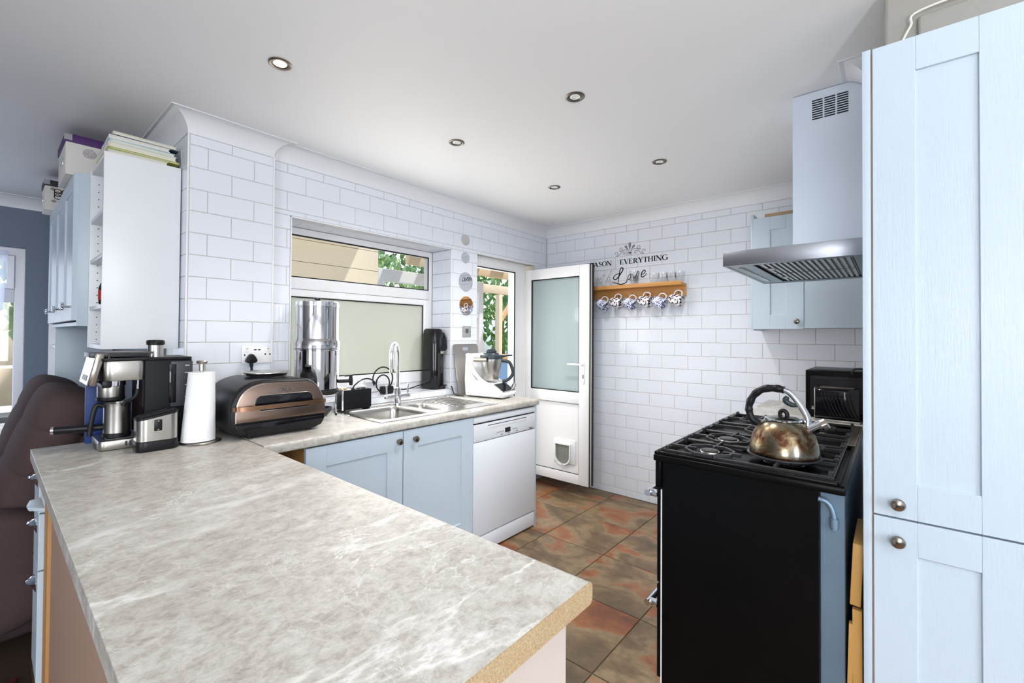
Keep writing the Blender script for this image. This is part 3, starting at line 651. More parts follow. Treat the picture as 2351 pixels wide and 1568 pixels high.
# ---- peninsula carcass
t = thing('peninsula_cabinet', 'peninsula base units clad in pale beech panels under the foreground worktop', 'cabinet', (.42, 1.2, 0))
MB().box(.152, .69, .452, .47, 0, .848).build('end_panel', 'beech_panel', t)
MB().box(.15, .168, .4715, 2.128, 0, .848).build('back_panel', 'shaded_panel', t)  # darker than the end panel to imitate shade on this side
b = MB().box(.169, .668, .472, .49, .1, .845).box(.169, .668, 1.84, 1.858, .1, .845).box(.169, .668, .49, 1.84, .1, .118); b.build('carcass', 'melamine', t)
for k in range(3): shaker(t, (.69, .475+.46*k, .152), (0, 1, 0), (1, 0, 0), .455, .690, knob=(.40, .64))
MB().box(.62, .635, .48, 1.85, 0, .1).build('plinth', 'cab_blue_flat', t)
t = thing('drawer_unit', 'pale blue drawer unit with cup handles at the dining end of the peninsula', 'drawers', (.4, 2.26, 0))
MB().box(.142, .66, 2.135, 2.262, .1, .846).box(.150, .66, 2.465, 2.483, .1, .846).box(.150, .66, 2.262, 2.465, .1, .118).box(.64, .66, 2.262, 2.465, .118, .846).build('carcass', 'pine', t)
MB().box(.145, .66, 2.135, 2.483, 0, .098).build('plinth', 'upvc', t)
for z0, z1, hz in ((.70, .843, .795), (.50, .695, .725 if False else .63), (.105, .495, .42)):
    d = MB().box(.128, .149, 2.267, 2.481, z0, z1, .002, 1).build('drawer_front', 'cab_blue', t)
    for yc in (2.375,):
        rings = []
        for k in range(9):
            a = PI*k/8; rings.append([(.128-.024*math.sin(a)*q, yc-.045*math.cos(a), hz+.012-.030*(1-q)) for q in (0, .35, .7, .92, 1)])
        MB().loft(rings, closed=False, cap=False).box(.126, .1285, yc-.05, yc+.05, hz+.008, hz+.018, .001).build('cup_handle', 'chrome', d)
# painted bracket seen beside the handles
MB().prism([(.095, 2.08), (.128, 2.04), (.128, 2.19), (.10, 2.17), (.092, 2.12)], 'z', .765, .777, .003).build('bag_hook', 'cab_blue_flat', label='small blue grey hook plate under the dining edge of the peninsula', cat='hook')

# ---- inset sink and tap
t = thing('sink', 'stainless steel one and a half bowl inset sink with ribbed drainer', 'sink', (1.72, 2.2, WTZ))
def basin(x0, x1, y0, y1, depth, r):
    rings = []
    for k, (ins, z) in enumerate(((-.006, .0022), (0, .002), (.004, -.004), (.010, -.03), (.014, -depth+.03), (.022, -depth+.008), (.045, -depth))):
        rings.append([(x, y, WTZ+z) for x, y in rrect(x0+ins, x1-ins, y0+ins, y1-ins, max(.012, r-ins*.4), 6)])
    return MB().loft(rings, cap=False), rings[-1]
B1 = (1.325, 1.672, 2.005, 2.375); B2 = (1.705, 1.845, 2.04, 2.335)
for nm, (x0, x1, y0, y1), dp in (('main_bowl', B1, .17), ('half_bowl', B2, .12)):
    mb_, last = basin(x0, x1, y0, y1, dp, .05 if nm == 'main_bowl' else .045)
    bot = [mb_.bm.verts.new(p) for p in last]; mb_.bm.faces.new(bot); bo = mb_.build(nm, 'steel_sink', t)
    cx_, cy_ = (x0+x1)/2, (y0+y1)/2
    MB().lathe([(.034, .001), (.03, .004), (.02, .002), (.001, .002)], (cx_, cy_, WTZ-dp), 24).build('strainer', 'chrome', bo)
# deck: rim pieces round the bowls, drainer with raised ribs
b = MB(); zt, zb = WTZ+.0022, WTZ-.002
bmz = lambda a, c, e, f: b.box(a, c, e, f, zb, zt)
bmz(SX0, SX1, SY0, 2.005); bmz(SX0, 1.90, 2.375, SY1); bmz(SX0, 1.325, 2.005, 2.375); bmz(1.672, 1.705, 2.005, 2.375); bmz(1.845, 1.90, 2.005, 2.375); bmz(1.705, 1.845, 2.005, 2.04); bmz(1.705, 1.845, 2.335, 2.375)
bmz(1.90, SX1, 2.005, 2.05); bmz(1.90, SX1, 2.40, SY1); bmz(2.14, SX1, 2.05, 2.40)
b.build('deck', 'steel_sink', t)
def corner_fill(x0, x1, y0, y1, r):
    q = MB()
    for sx, sy, cx_, cy_ in ((x0, y0, x0+r, y0+r), (x1, y0, x1-r, y0+r), (x0, y1, x0+r, y1-r), (x1, y1, x1-r, y1-r)):
        a0 = math.degrees(math.atan2(sy-cy_, sx-cx_)); pts = [(sx, sy)]+arc(cx_, cy_, r, a0-45, a0+45, 6); q.prism(pts, 'z', zb, zt-.0001)
    return q
corner_fill(*B1, .05).build('corner_fill', 'steel_sink', t); corner_fill(*B2, .045).build('corner_fill', 'steel_sink', t)
MB().box(1.90, 2.14, 2.05, 2.40, WTZ-.006, WTZ-.003).build('drainer_tray', 'steel_sink', t)
for k in range(8):
    y = 2.075+.043*k; MB().box(1.915, 2.135, y-.007, y+.007, WTZ-.0035, WTZ+.0012, .003).build('drainer_rib', 'steel_sink', t)
b = MB().tube([(x, y, zt) for x, y in rrect(SX0+.003, SX1-.003, SY0+.003, SY1-.003, .02, 5)], .0032, 8, closed=True); b.build('rim', 'chrome', t)
TX, TY = 1.712, 2.412
t = thing('kitchen_tap', 'chrome swan neck mixer tap with two lever handles behind the sink', 'tap', (TX, TY, WTZ))
MB().lathe([(.027, .0026), (.027, .008), (.023, .012), (.0215, .10), (.0215, .105), (.014, .112)], (TX, TY, WTZ), 28).build('body', 'chrome', t)
dv = Vector((-.12, -.10)).normalized(); p = [(TX, TY, WTZ+.10), (TX, TY, WTZ+.22), (TX, TY, WTZ+.315)]
for k in range(1, 13):
    a = PI*k/12*1.04; R_ = .073; p.append((TX+dv.x*R_*(1-math.cos(a)), TY+dv.y*R_*(1-math.cos(a)), WTZ+.315+R_*math.sin(a)))
e = p[-1]; p.append((e[0]+dv.x*-.002, e[1], e[2]-.035)); p.append((e[0]-dv.x*.004, e[1], e[2]-.07))
MB().tube(p, .0125, 16).build('spout', 'chrome', t)
MB().cyl(p[-1], (p[-1][0], p[-1][1], p[-1][2]-.022), .0145, .0145, 20).build('aerator', 'nickel', t)
for sg in (-1, 1):
    h = MB().cyl((TX+sg*.018, TY, WTZ+.052), (TX+sg*.082, TY, WTZ+.052), .015, .0165, 20).ball((TX+sg*.082, TY, WTZ+.052), .0165, n=16, m_=10).build('handle', 'chrome', t)
    MB().tube([(TX+sg*.080, TY, WTZ+.06), (TX+sg*.081, TY, WTZ+.10), (TX+sg*.083, TY, WTZ+.128)], [.006, .0055, .0065], 12).build('lever', 'chrome', h)

# ---- tall pantry cabinet
t = thing('pantry_cabinet', 'tall pale blue pantry cabinet with two panelled doors on the right', 'cabinet', (1.85, -.11, 0))
MB().box(1.603, XR-.003, .041, .0600, 0, 2.146, .001).build('side_panel', 'cab_blue', t)
MB().box(1.624, XR-.003, -.262, .0385, .15, 2.142).build('carcass', 'melamine', t)
MB().box(1.66, 1.68, -.262, .0385, 0, .148).build('plinth', 'cab_blue_flat', t)
MB().box(1.606, 1.622, .0378, .0405, .15, 2.135).build('panel_gap', 'shaded_panel', t)
shaker(t, (1.60, .0372, .847), FX, NX, .298, 1.296, st=.090, knob=(.0505, .040), top=.092, bot=.094)
shaker(t, (1.60, .0372, .152), FX, NX, .298, .690, st=.090, knob=(.0505, .636), top=.090, bot=.09)
t = thing('pantry_cabinet', 'second tall pale blue pantry cabinet at the right picture edge', 'cabinet', (1.85, -.42, 0))
MB().box(1.624, XR-.003, -.57, -.268, .15, 2.142).build('carcass', 'melamine', t)
shaker(t, (1.60, -.264, .847), FX, NX, .298, 1.296, st=.090, knob=(.0505, .040))
shaker(t, (1.60, -.264, .152), FX, NX, .298, .690, st=.090, knob=(.0505, .636))
# grey storage trunk on top
t = thing('storage_chest', 'grey fabric storage chest with pale piping on top of the pantry cabinet', 'storage chest', (1.85, -.25, 2.147))
MB().box(1.67, 2.04, -.56, .012, 2.148, 2.335, .012, 3).build('body', 'felt_grey', t)
MB().box(1.655, 1.675, -.52, -.06, 2.155, 2.225, .008, 3).build('front_pocket', 'felt_grey', t)
MB().tube(spline([(1.653, -.02, 2.150), (1.652, -.045, 2.20), (1.652, -.07, 2.236), (1.652, -.30, 2.238), (1.652, -.54, 2.238)], 6), .003, 8).build('piping', 'piping', t)
MB().tube([(1.72, .013, 2.165), (1.72, .024, 2.185), (1.74, .024, 2.20), (1.80, .024, 2.20), (1.82, .024, 2.185), (1.82, .013, 2.165)], .004, 8).build('handle', 'chrome', t)

# ---- corner wall cabinets by the extractor
t = thing('wall_cabinet', 'pale blue panelled wall cabinet on the tiled end wall behind the extractor hood', 'cabinet', (3.3, .53, 1.38))
MB().box(3.162, XB-.001, .664, .682, 1.378, 2.118, .001).build('side_panel', 'cab_blue', t)
MB().box(3.162, XB-.001, .395, .664, 1.395, 2.08).build('carcass', 'melamine', t)
shaker(t, (3.14, .661, 1.384), FX, NX, .268, .700, knob=(.235, .046), th=.02, bot=.088, top=.082)
MB().box(3.15, 3.19, .40, .60, 2.084, 2.106).build('top_batten', 'chipboard', t)
t = thing('wall_cabinet', 'plain sided pale blue wall cabinet right of the hood, mostly behind the pantry', 'cabinet', (3.2, .2, 1.38))
MB().box(2.85, 2.87, YC+.001, .353, 1.384, 2.09, .001).build('side_panel', 'cab_blue', t)
MB().box(2.872, XB-.001, YC+.001, .335, 1.395, 2.08).build('carcass', 'melamine', t)
MB().box(2.872, 3.13, .336, .354, 1.388, 2.085, .001).build('door', 'cab_blue', t)

# ---- cooker hood
t = thing('extractor_hood', 'chimney extractor hood with a steel canopy and pale boxed chimney', 'extractor hood', (2.33, .2, 1.62))
HX0, HX1, HY1, HZ0, HZ1 = 1.945, 2.71, .522, 1.620, 1.679
b = MB().box(HX0, HX0+.012, YC+.005, HY1, HZ0, HZ1, .001).box(HX1-.012, HX1, YC+.005, HY1, HZ0, HZ1, .001).box(HX0+.012, HX1-.012, HY1-.012, HY1, HZ0, HZ1, .001).box(HX0, HX1, YC+.005, HY1, HZ1-.004, HZ1, .001)
b.build('canopy', 'hood_steel', t)
b = MB().box(HX0+.013, HX1-.013, HY1-.10, HY1-.013, HZ0+.002, HZ0+.006).box(HX0+.013, HX0+.05, YC+.01, HY1-.1, HZ0+.002, HZ0+.006).box(HX1-.05, HX1-.013, YC+.01, HY1-.1, HZ0+.002, HZ0+.006).box(HX0+.05, HX1-.05, YC+.006, YC+.04, HZ0+.002, HZ0+.006); b.build('underside', 'hood_dark', t)
MB().box(HX0+.1, HX1-.1, HY1-.055, HY1-.035, HZ0-.0005, HZ0+.002, .001).build('light_strip', 'frosted_blue', t)
for k in range(2):
    fx0 = HX0+.055+k*.328; f_ = MB().box(fx0, fx0+.32, YC+.045, HY1-.105, HZ0+.010, HZ0+.012).build('grease_filter', 'dark_grey', t)
    for j in range(15): MB().box(fx0+.006, fx0+.314, YC+.052+j*.0198, YC+.062+j*.0198, HZ0+.003, HZ0+.010, .001, 1).build('slat', 'steel', f_)
    MB().box(fx0+.13, fx0+.19, HY1-.15, HY1-.125, HZ0+.001, HZ0+.005, .001).build('latch', 'nickel', f_)
ch = MB().box(2.20, 2.46, YC+.001, .314, HZ1, ZC-.002).build('chimney', 'cab_blue_flat', t)
ch.data.materials[0] = mat('chimney_white', rgb(222, 232, 246), .3)
for r_ in range(9):
    for c in range(3):
        z = 2.232+.0095*r_; y1_ = .245-.042*c
        MB().box(2.1985, 2.2002, y1_-.036, y1_, z, z+.0045).build('vent_slot', 'graphite', ch)

# ---- range cooker
t = thing('range_cooker', 'black range cooker with gas hob standing before the tiled end wall', 'cooker', (2.16, .4, 0))
CX0, CX1 = 1.63, 2.70
MB().box(CX0, CX1, .166, .648, .05, .878, .002, 1).build('body', 'black_enamel', t)
b = MB().box(1.61, 2.72, .100, .675, .872, .897, .006, 3); b.build('hob_plate', 'black_enamel', t)
b = MB()
for (a, c, e, f) in ((1.613, 2.717, .655, .672), (1.613, 2.717, .103, .118), (1.613, 1.634, .118, .655), (2.70, 2.717, .118, .655)): b.box(a, c, e, f, .896, .908, .004)
b.build('hob_rim', 'black_enamel', t)
MB().box(CX0+.02, CX1-.02, .104, .1655, .05, .866, .002, 1).build('back_panel', 'galvanised', t)
MB().tube(spline([(CX0+.004, .168, .846), (CX0+.004, .150, .842), (CX0+.006, .137, .826), (CX0+.006, .130, .80), (CX0+.006, .129, .775)], 6), .0075, 12).cyl((CX0+.006, .129, .795), (CX0+.006, .129, .768), .0115, n=12).cyl((CX0+.006, .129, .775), (CX0+.006, .129, .762), .010, n=6).build('gas_pipe', 'galvanised', t)
MB().box(1.615, 2.715, .648, .668, .775, .872, .003).build('fascia', 'black_enamel', t)
MB().box(CX0-.002, CX0+.003, .6482, .652, .05, .765).build('edge_trim', 'upvc', t)
for x0, x1 in ((1.632, 2.16), (2.168, 2.70)):
    for z0, z1, zh in ((.42, .772, .745), (.07, .412, .335)):
        d = MB().box(x0, x1, .648, .668, z0, z1, .003).build('oven_door', 'black_enamel', t)
        MB().box(x0+.07, x1-.07, .6675, .6695, z0+.06, z1-.09, .001).build('window', 'black_gloss', d)
        MB().cyl((x0-.012, .70, zh), (x1-.03, .70, zh), .011, n=18).box(x0-.006, x0+.014, .666, .70, zh-.012, zh+.012, .004).box(x1-.06, x1-.04, .666, .70, zh-.012, zh+.012, .004).lathe([(.006, -.001), (.0175, -.001), (.0175, .001), (.006, .001)], (0, 0, 0), 20).build('handle', 'chrome', d) if False else \
        MB().cyl((x0-.014, .70, zh), (x1-.03, .70, zh), .012, n=18).box(x0-.006, x0+.014, .666, .70, zh-.012, zh+.012, .004).box(x1-.06, x1-.04, .666, .70, zh-.012, zh+.012, .004).build('handle', 'chrome', d)
for k in range(8): MB().cyl((1.70+.132*k, .668, .825), (1.70+.132*k, .692, .825), .020, .017, 20).build('knob', 'black_plastic', t)
BUR = [(1.715, .505, .034), (1.80, .285, .046), (1.962, .505, .040), (2.03, .27, .034), (2.24, .40, .058), (2.50, .505, .040), (2.50, .27, .034)]
for x, y, r_ in BUR:
    q = MB().lathe([(r_*1.35, .897), (r_*1.25, .902), (r_, .904), (r_, .915), (r_*.96, .917)], (x, y, 0), 28).build('burner', 'steel', t)
    MB().lathe([(r_*.80, .916), (r_*.84, .918), (r_*.84, .921), (r_*.7, .9225), (.001, .9225)], (x, y, 0), 28).build('burner_cap', 'black_iron', q)
def bar(mb_, p0, p1, w_=.009, z0=.909, z1=.9225):
    d = Vector((p1[0]-p0[0], p1[1]-p0[1])).normalized(); n_ = Vector((-d.y, d.x))*w_/2
    mb_.prism([(p0[0]+n_.x, p0[1]+n_.y), (p1[0]+n_.x, p1[1]+n_.y), (p1[0]-n_.x, p1[1]-n_.y), (p0[0]-n_.x, p0[1]-n_.y)], 'z', z0, z1, .0012, 1)
for gx0, gx1, bs in ((1.645, 1.878, (0, 1)), (1.884, 2.117, (2, 3)), (2.123, 2.367, (4,)), (2.373, 2.69, (5, 6))):
    b = MB()
    for p0, p1 in (((gx0, .135), (gx1, .135)), ((gx0, .645), (gx1, .645)), ((gx0+.004, .135), (gx0+.004, .645)), ((gx1-.004, .135), (gx1-.004, .645))): bar(b, p0, p1, .010, .903, .914)
    for xx in (gx0+.02, gx1-.02):
        for yy in (.14, .640): b.box(xx-.012, xx+.012, yy-.006, yy+.006, .897, .9255, .002, 1)
    for i in bs:
        x, y, r_ = BUR[i]; R_ = .082 if i != 4 else .105; oc = [(x+R_*math.cos(PI/8+PI/4*k), y+R_*math.sin(PI/8+PI/4*k)) for k in range(8)]
        for k in range(8): bar(b, oc[k], oc[(k+1) % 8])
        for k in range(4):
            a = PI/2*k; dx, dy = math.cos(a), math.sin(a)
            far = (gx1-.004, y) if k == 0 else (gx0+.004, y) if k == 2 else (x, .645 if (k == 1 and (len(bs) == 1 or y > .38)) else (.39 if k == 1 else (.135 if (len(bs) == 1 or y < .38) else .40)))
            bar(b, (x+dx*R_*.93, y+dy*R_*.93), far); bar(b, (x+dx*R_*.95, y+dy*R_*.95), (x+dx*(r_+.012), y+dy*(r_+.012)), .007)
    b.build('pan_support', 'black_iron', t)
MB().box(2.19, 2.69, .106, .140, .9085, .913, .002).build('vent_strip', 'brushed_nickel', t)
# worktop run beyond the cooker
MB().prism([(.640, WTZ+.016), (.63, WTZ+.018), (YC+.002, WTZ+.018), (YC+.002, WTZ-.022), (.640, WTZ-.022)], 'x', 2.74, XB-.002).build('corner_worktop', 'worktop', label='short grey worktop in the corner beyond the range cooker', cat='worktop')
t = thing('corner_cabinet', 'pale blue base cabinet hidden behind the range cooker in the corner', 'cabinet', (3.1, .35, 0))
MB().box(2.745, XB-.004, YC+.004, .60, .0, .865).build('carcass', 'melamine', t); MB().box(2.745, XB-.004, .601, .62, .12, .862, .001).build('door', 'cab_blue', t)

# ------------------------------------------------------------------ things on the worktops
Z = WTZ
# coffee machine, its front towards the dining side
t = thing('coffee_machine', 'black and steel espresso machine on the peninsula, side on, with tilted display', 'coffee machine', (.42, 2.335, Z))
def rp(x0, x1, y0, y1, r, sides=('a', 'b', 'c', 'd')): return rrect(x0, x1, y0, y1, r, 6)
MB().prism(rrect(.276, .44, 2.235, 2.43, .022, 6), 'z', Z+.003, Z+.037, .003).build('drip_tray', 'steel', t)
MB().box(.30, .40, 2.255, 2.41, Z+.0372, Z+.041, .001).build('drip_grid', 'dark_grey', t)
b = MB()
for k in range(3): b.prism(rrect(.350+.012*k, .357+.012*k, Z+.012, Z+.031, .0034, 4), 'y', 2.2335, 2.2355)
b.build('tray_emblem', 'dark_grey', t)
MB().box(.274, .2765, 2.30, 2.36, Z+.004, Z+.020).build('tray_slot', 'rubber', t)
MB().box(.405, .560, 2.228, 2.44, Z, 1.228, .006, 3).build('body', 'graphite', t)
MB().box(.400, .4065, 2.24, 2.43, Z+.04, 1.152).build('splash_plate', 'black_gloss', t)
MB().prism(rrect(.283, .412, 2.226, 2.442, .03, 8), 'z', 1.150, 1.226, .004).build('head', 'steel', t)
MB().prism(rrect(.278, .562, 2.224, 2.444, .02, 6), 'z', 1.2262, 1.236, .003).build('top_plate', 'black_plastic', t)
b = MB().tube([(.30, 2.235, 1.236), (.30, 2.235, 1.256), (.43, 2.235, 1.256), (.43, 2.235, 1.236)], .004, 8).tube([(.30, 2.43, 1.236), (.30, 2.43, 1.256), (.43, 2.43, 1.256), (.43, 2.43, 1.236)], .004, 8); b.box(.25, .43, 2.28, 2.42, 1.238, 1.258, .004)
b.build('cup_rail', 'dark_grey', t)
M = Matrix.Translation((.266, 2.345, 1.195)) @ Matrix.Rotation(math.radians(12), 4, 'Y')
d = MB().box(-.012, .012, -.105, .105, -.062, .060, .004, 2, M=M).build('display_housing', 'nickel', t)
MB().box(-.0135, -.0118, -.10, .10, -.058, .056, .0005, 1, M=M).build('display', 'mirror', d)
MB().box(-.0145, -.0133, -.06, .05, -.046, -.026, .0005, 1, M=M).build('button_strip', 'dark_grey', d)
MB().box(.282, .31, 2.24, 2.43, 1.125, 1.152, .004).build('head_fascia', 'black_plastic', t)  # black fascia strip below the steel head
MB().cyl((.322, 2.315, 1.15), (.322, 2.315, 1.128), .040, n=28).build('group_head', 'chrome', t)
g = MB().lathe([(.040, 1.085), (.041, 1.09), (.041, 1.127), (.036, 1.128)], (.318, 2.315, 0), 30).build('filter_holder', 'steel', t)
MB().lathe([(.034, 1.066), (.043, 1.074), (.0435, 1.085), (.04, 1.086)], (.318, 2.315, 0), 30).build('collar', 'black_plastic', g)
MB().tube([(.165, 2.365, .968), (.178, 2.362, .968), (.27, 2.345, .966), (.30, 2.34, .966)], [.0135, .0145, .0135, .012], 16).build('filter_handle', 'black_plastic', t)
MB().cyl((.160, 2.366, .968), (.168, 2.364, .968), .0145, n=16).build('handle_cap', 'chrome', t)
MB().tube(spline([(.388, 2.25, 1.15), (.388, 2.25, 1.12), (.387, 2.25, 1.105)], 4), .004, 10).build('steam_pipe', 'chrome', t)
MB().tube(spline([(.388, 2.25, 1.115), (.384, 2.25, 1.09), (.368, 2.25, 1.074), (.350, 2.25, 1.066), (.345, 2.25, 1.052)], 5), .0065, 10).build('steam_wand', 'black_plastic', t)
k_ = MB().box(.487, .5615, 2.2255, 2.2295, 1.035, 1.218, .002).build('water_tank', 'dark_grey', t)
MB().box(.482, .506, 2.2245, 2.229, 1.05, 1.208, .003).build('tank_slot', 'black_gloss', k_)
for z in (1.07, 1.12, 1.17, 1.20): MB().box(.535, .55, 2.2248, 2.2258, z, z+.002).build('level_mark', 'white_plastic', k_)
MB().box(.42, .556, 2.226, 2.2285, .985, .988).build('seam', 'black_gloss', t)
t = thing('coffee_tamper', 'steel coffee tamper with black cap standing on the espresso machine', 'tamper', (.448, 2.285, 1.2362))
MB().lathe([(.026, 0), (.026, .048)], n=28).build('base', 'steel', t, local=True)
MB().lathe([(.024, .0482), (.030, .050), (.031, .062), (.027, .068), (.001, .070)], n=28).build('cap', 'black_plastic', t, local=True)
t = thing('milk_jug', 'small steel milk jug with black handle on the espresso drip tray', 'jug', (.335, 2.30, Z+.0412))
MB().lathe([(.041, .018), (.0405, .118), (.042, .131), (.040, .131), (.039, .11), (.039, .03), (.001, .028)], n=32).build('body', 'steel', t, local=True)
MB().lathe([(.040, 0), (.043, .002), (.043, .0175), (.040, .018)], n=32).build('base', 'black_plastic', t, local=True)
MB().tube(spline([(-.040, .0, .12), (-.056, 0, .128), (-.066, 0, .11), (-.075, 0, .05), (-.078, 0, .012)], 5), .0085, 12).build('handle', 'black_plastic', t, local=True)
t = thing('knock_box', 'steel coffee knock box with black base in front of the espresso machine', 'knock box', (.428, 2.155, Z))
MB().prism(rrect(.363, .493, 2.105, 2.205, .03, 8), 'z', Z, Z+.039, .004).build('base', 'black_plastic', t)
rings = []
for s2, zf in ((0, 0), (1, 1)):
    rings.append([(x, y, Z+.0395+zf*(.080+.024*(x-.363)/.13)) for x, y in rrect(.365, .491, 2.107, 2.203, .029, 8)])
MB().loft(rings).build('bin', 'steel', t)
rings = []
for ins, dz in ((-.001, -.004), (-.001, .004), (.008, .006), (.012, -.01)): rings.append([(x, y, Z+.1195+.024*(x-.363)/.13+dz) for x, y in rrect(.365+ins, .491-ins, 2.107+ins, 2.203-ins, .028, 8)])
MB().loft(rings, cap=False).build('rim', 'black_plastic', t)
MB().tube([(.372, 2.155, Z+.122), (.484, 2.155, Z+.144)], .008, 12).build('knock_bar', 'black_plastic', t)
l_ = MB().box(.413, .437, 2.103, 2.1075, Z+.076, Z+.118, .004, 2).build('latch', 'black_plastic', t)
for dz in (.081, .113): MB().cyl((.425, 2.1035, Z+dz), (.425, 2.102, Z+dz), .0022, n=10).build('rivet', 'chrome', l_)
MB().box(.262, .345, 2.449, 2.484, Z, 1.138, .001).build('blue_carton', 'blue_card', label='blue card carton standing behind the espresso machine', cat='carton')
# kitchen roll
t = thing('kitchen_roll', 'white kitchen roll on a steel holder between coffee machine and grill', 'kitchen roll', (.574, 2.150, Z))
MB().lathe([(.001, .0), (.070, .0), (.072, .004), (.069, .007), (.01, .009), (.001, .009)], n=40).build('base', 'steel', t, local=True)
MB().lathe([(.006, .009), (.006, .29), (.010, .292), (.010, .318), (.018, .322), (.020, .328), (.017, .333), (.001, .334)], n=24).build('post', 'steel', t, local=True)
rings = []
for z in (.010, .10, .2, .286):
    k = 1-z/.286; rings.append([((.046+.004*k)*math.cos(a)-(.020*k if math.cos(a) < -.3 and math.sin(a) < .2 else 0), (.046+.004*k)*math.sin(a), z) for a in [2*PI*i/40 for i in range(40)]])
MB().loft(rings).build('paper', 'paper', t, local=True, smooth=40)
# indoor grill
t = thing('indoor_grill', 'black and bronze countertop grill with a long front handle', 'grill', (.86, 2.2, Z))
def body_out(o): 
    return [(.715-o*.5, .898-o*.2)]+bez((.715-o*.5, .898-o*.2), (.684-o, .90), (.668-o, .925), (.665-o, .962), 5)[1:]+bez((.665-o, .962), (.662-o, 1.04), (.672-o, 1.112+o), (.775, 1.122+o), 12)[1:]+bez((.955, 1.116+o), (1.02+o, 1.108+o), (1.048+o, 1.02), (1.048+o, .962), 12)+bez((1.048+o, .962), (1.047+o, .925), (1.03+o, .90), (.995+o*.5, .897-o*.2), 5)[1:]
MB().prism(body_out(.014), 'y', 2.062, 2.395, .018, 4).build('body', 'black_plastic', t)
MB().prism([p for p in body_out(0) if p[1] >= .955], 'y', 2.048, 2.0625, .002).build('front_panel', 'bronze_panel', t)
fp = bpy.data.objects['front_panel']
MB().prism([p for p in body_out(-.004) if p[1] < .9515]+[(1.043, .9515), (.669, .9515)][::1] if False else [(.716, .900), (.684, .912), (.669, .935), (.668, .9525), (1.045, .9525), (1.043, .935), (1.03, .912), (.994, .899)], 'y', 2.050, 2.0625, .002).build('control_panel', 'black_gloss', t)
MB().prism(rrect(.742, .985, 1.004, 1.068, .027, 8), 'y', 2.0455, 2.052, .001).build('vent_slot', 'black_gloss', fp)
MB().tube([(x, 2.0475, z) for x, z in rrect(.741, .986, 1.003, 1.069, .028, 8)], .0016, 6, closed=True).build('slot_rim', 'chrome', fp)
MB().tube([(x, 2.0485, z) for x, z in bez((.668, .962), (.666, 1.04), (.676, 1.108), (.775, 1.118), 14)], .0015, 6).build('chrome_edge', 'chrome', fp)
hp = spline([(.660, 2.066, 1.020), (.661, 2.045, 1.021), (.674, 2.024, 1.022), (.74, 2.014, 1.023), (.86, 2.010, 1.024), (.97, 2.014, 1.023), (1.030, 2.026, 1.022), (1.040, 2.045, 1.021), (1.041, 2.066, 1.020)], 5)
MB().tube(hp, [(.0092, .0035)]*len(hp), sq=(0, 0, 1)).build('handle', 'copper_bar', t)
text('NINJA', .026, frame_mat((.822, 2.0478, 1.079), FY, NY) @ RX90, 'chrome', fp, sp=.92)
MB().lathe([(.096, 1.118), (.090, 1.130), (.084, 1.142), (.086, 1.148), (.094, 1.150)], (.853, 2.225, 0), 40).build('vent_collar', 'black_plastic', t)
MB().lathe([(.095, 1.1505), (.100, 1.153), (.100, 1.157), (.095, 1.160), (.001, 1.161)], (.853, 2.225, 0), 44).build('vent_cap', 'steel', t)
for x, y in ((.735, 2.085), (.985, 2.085), (.735, 2.36), (.985, 2.36)): MB().cyl((x, y, Z), (x, y, Z+.012), .012, n=14).build('foot', 'black_plastic', t)
# sockets on the pier
def double_socket(z0, label, full=True):
    t = thing('double_socket', label, 'socket', (.904, PY, z0))
    MB().box(.831, .977, PY-.008, PY-.0005, z0, z0+.087, .002).build('plate', 'white_plastic', t)
    for x in (.855, .955):
        MB().box(x-.006, x+.006, PY-.0105, PY-.0075, z0+.058, z0+.076, .001).build('switch', 'white_plastic', t)
        MB().box(x-.004, x+.004, PY-.0110, PY-.0100, z0+.0735, z0+.0765).build('mark', 'red_label', t)
    for x in (.893, .912): MB().box(x-.006, x+.006, PY-.0086, PY-.0075, z0+.066, z0+.0715).build('usb_port', 'ink', t)
    for x, z in ((.844, .043), (.941, .045), (.964, .045)): MB().box(x-.003, x+.003, PY-.0086, PY-.0075, z0+z-.004, z0+z+.004).build('pin_hole', 'ink', t)
double_socket(1.183, 'white double socket with USB ports on the tiled pier')
double_socket(1.058, 'lower white double socket half hidden behind the grill')
t = thing('power_plug', 'black mains plug in the white socket above the grill', 'plug', (.868, PY-.03, 1.205))
pl = [(.846, 1.190), (.843, 1.200), (.852, 1.217), (.860, 1.228), (.868, 1.232), (.876, 1.229), (.886, 1.217), (.894, 1.200), (.890, 1.190), (.880, 1.186), (.856, 1.186)]
MB().prism(pl, 'y', PY-.042, PY-.009, .005, 3).build('body', 'black_plastic', t)
MB().tube(spline([(.868, PY-.028, 1.19), (.869, PY-.03, 1.165), (.870, PY-.034, 1.13), (.872, PY-.04, 1.09), (.874, PY-.05, 1.05)], 4), [.0085]*4+[.006]*4+[.0038]*9, 10).build('cable', 'black_plastic', t)
# gravity water filter on its wire stand
FXC, FYC = 1.172, 2.392
t = thing('water_filter', 'tall polished steel gravity water filter on a wire stand beside the sink window', 'water filter', (FXC, FYC, Z))
c3 = (FXC, FYC, 0)
MB().lathe([(.108, 1.034), (.1125, 1.040), (.1125, 1.246), (.1165, 1.249), (.1165, 1.253), (.112, 1.254)], c3, 56).build('lower_chamber', 'polished', t)
MB().lathe([(.113, 1.2545), (.1165, 1.258), (.1165, 1.290), (.110, 1.306), (.1085, 1.312), (.1085, 1.488)], c3, 56).build('upper_chamber', 'polished', t)
l_ = MB().lathe([(.1115, 1.484), (.1120, 1.487), (.1115, 1.490), (.1095, 1.491), (.1095, 1.506), (.105, 1.511), (.001, 1.515)], c3, 56).build('lid', 'chrome', t)
MB().lathe([(.008, 1.515), (.012, 1.519), (.018, 1.521), (.018, 1.530), (.001, 1.532)], c3, 20).build('knob', 'black_plastic', l_)
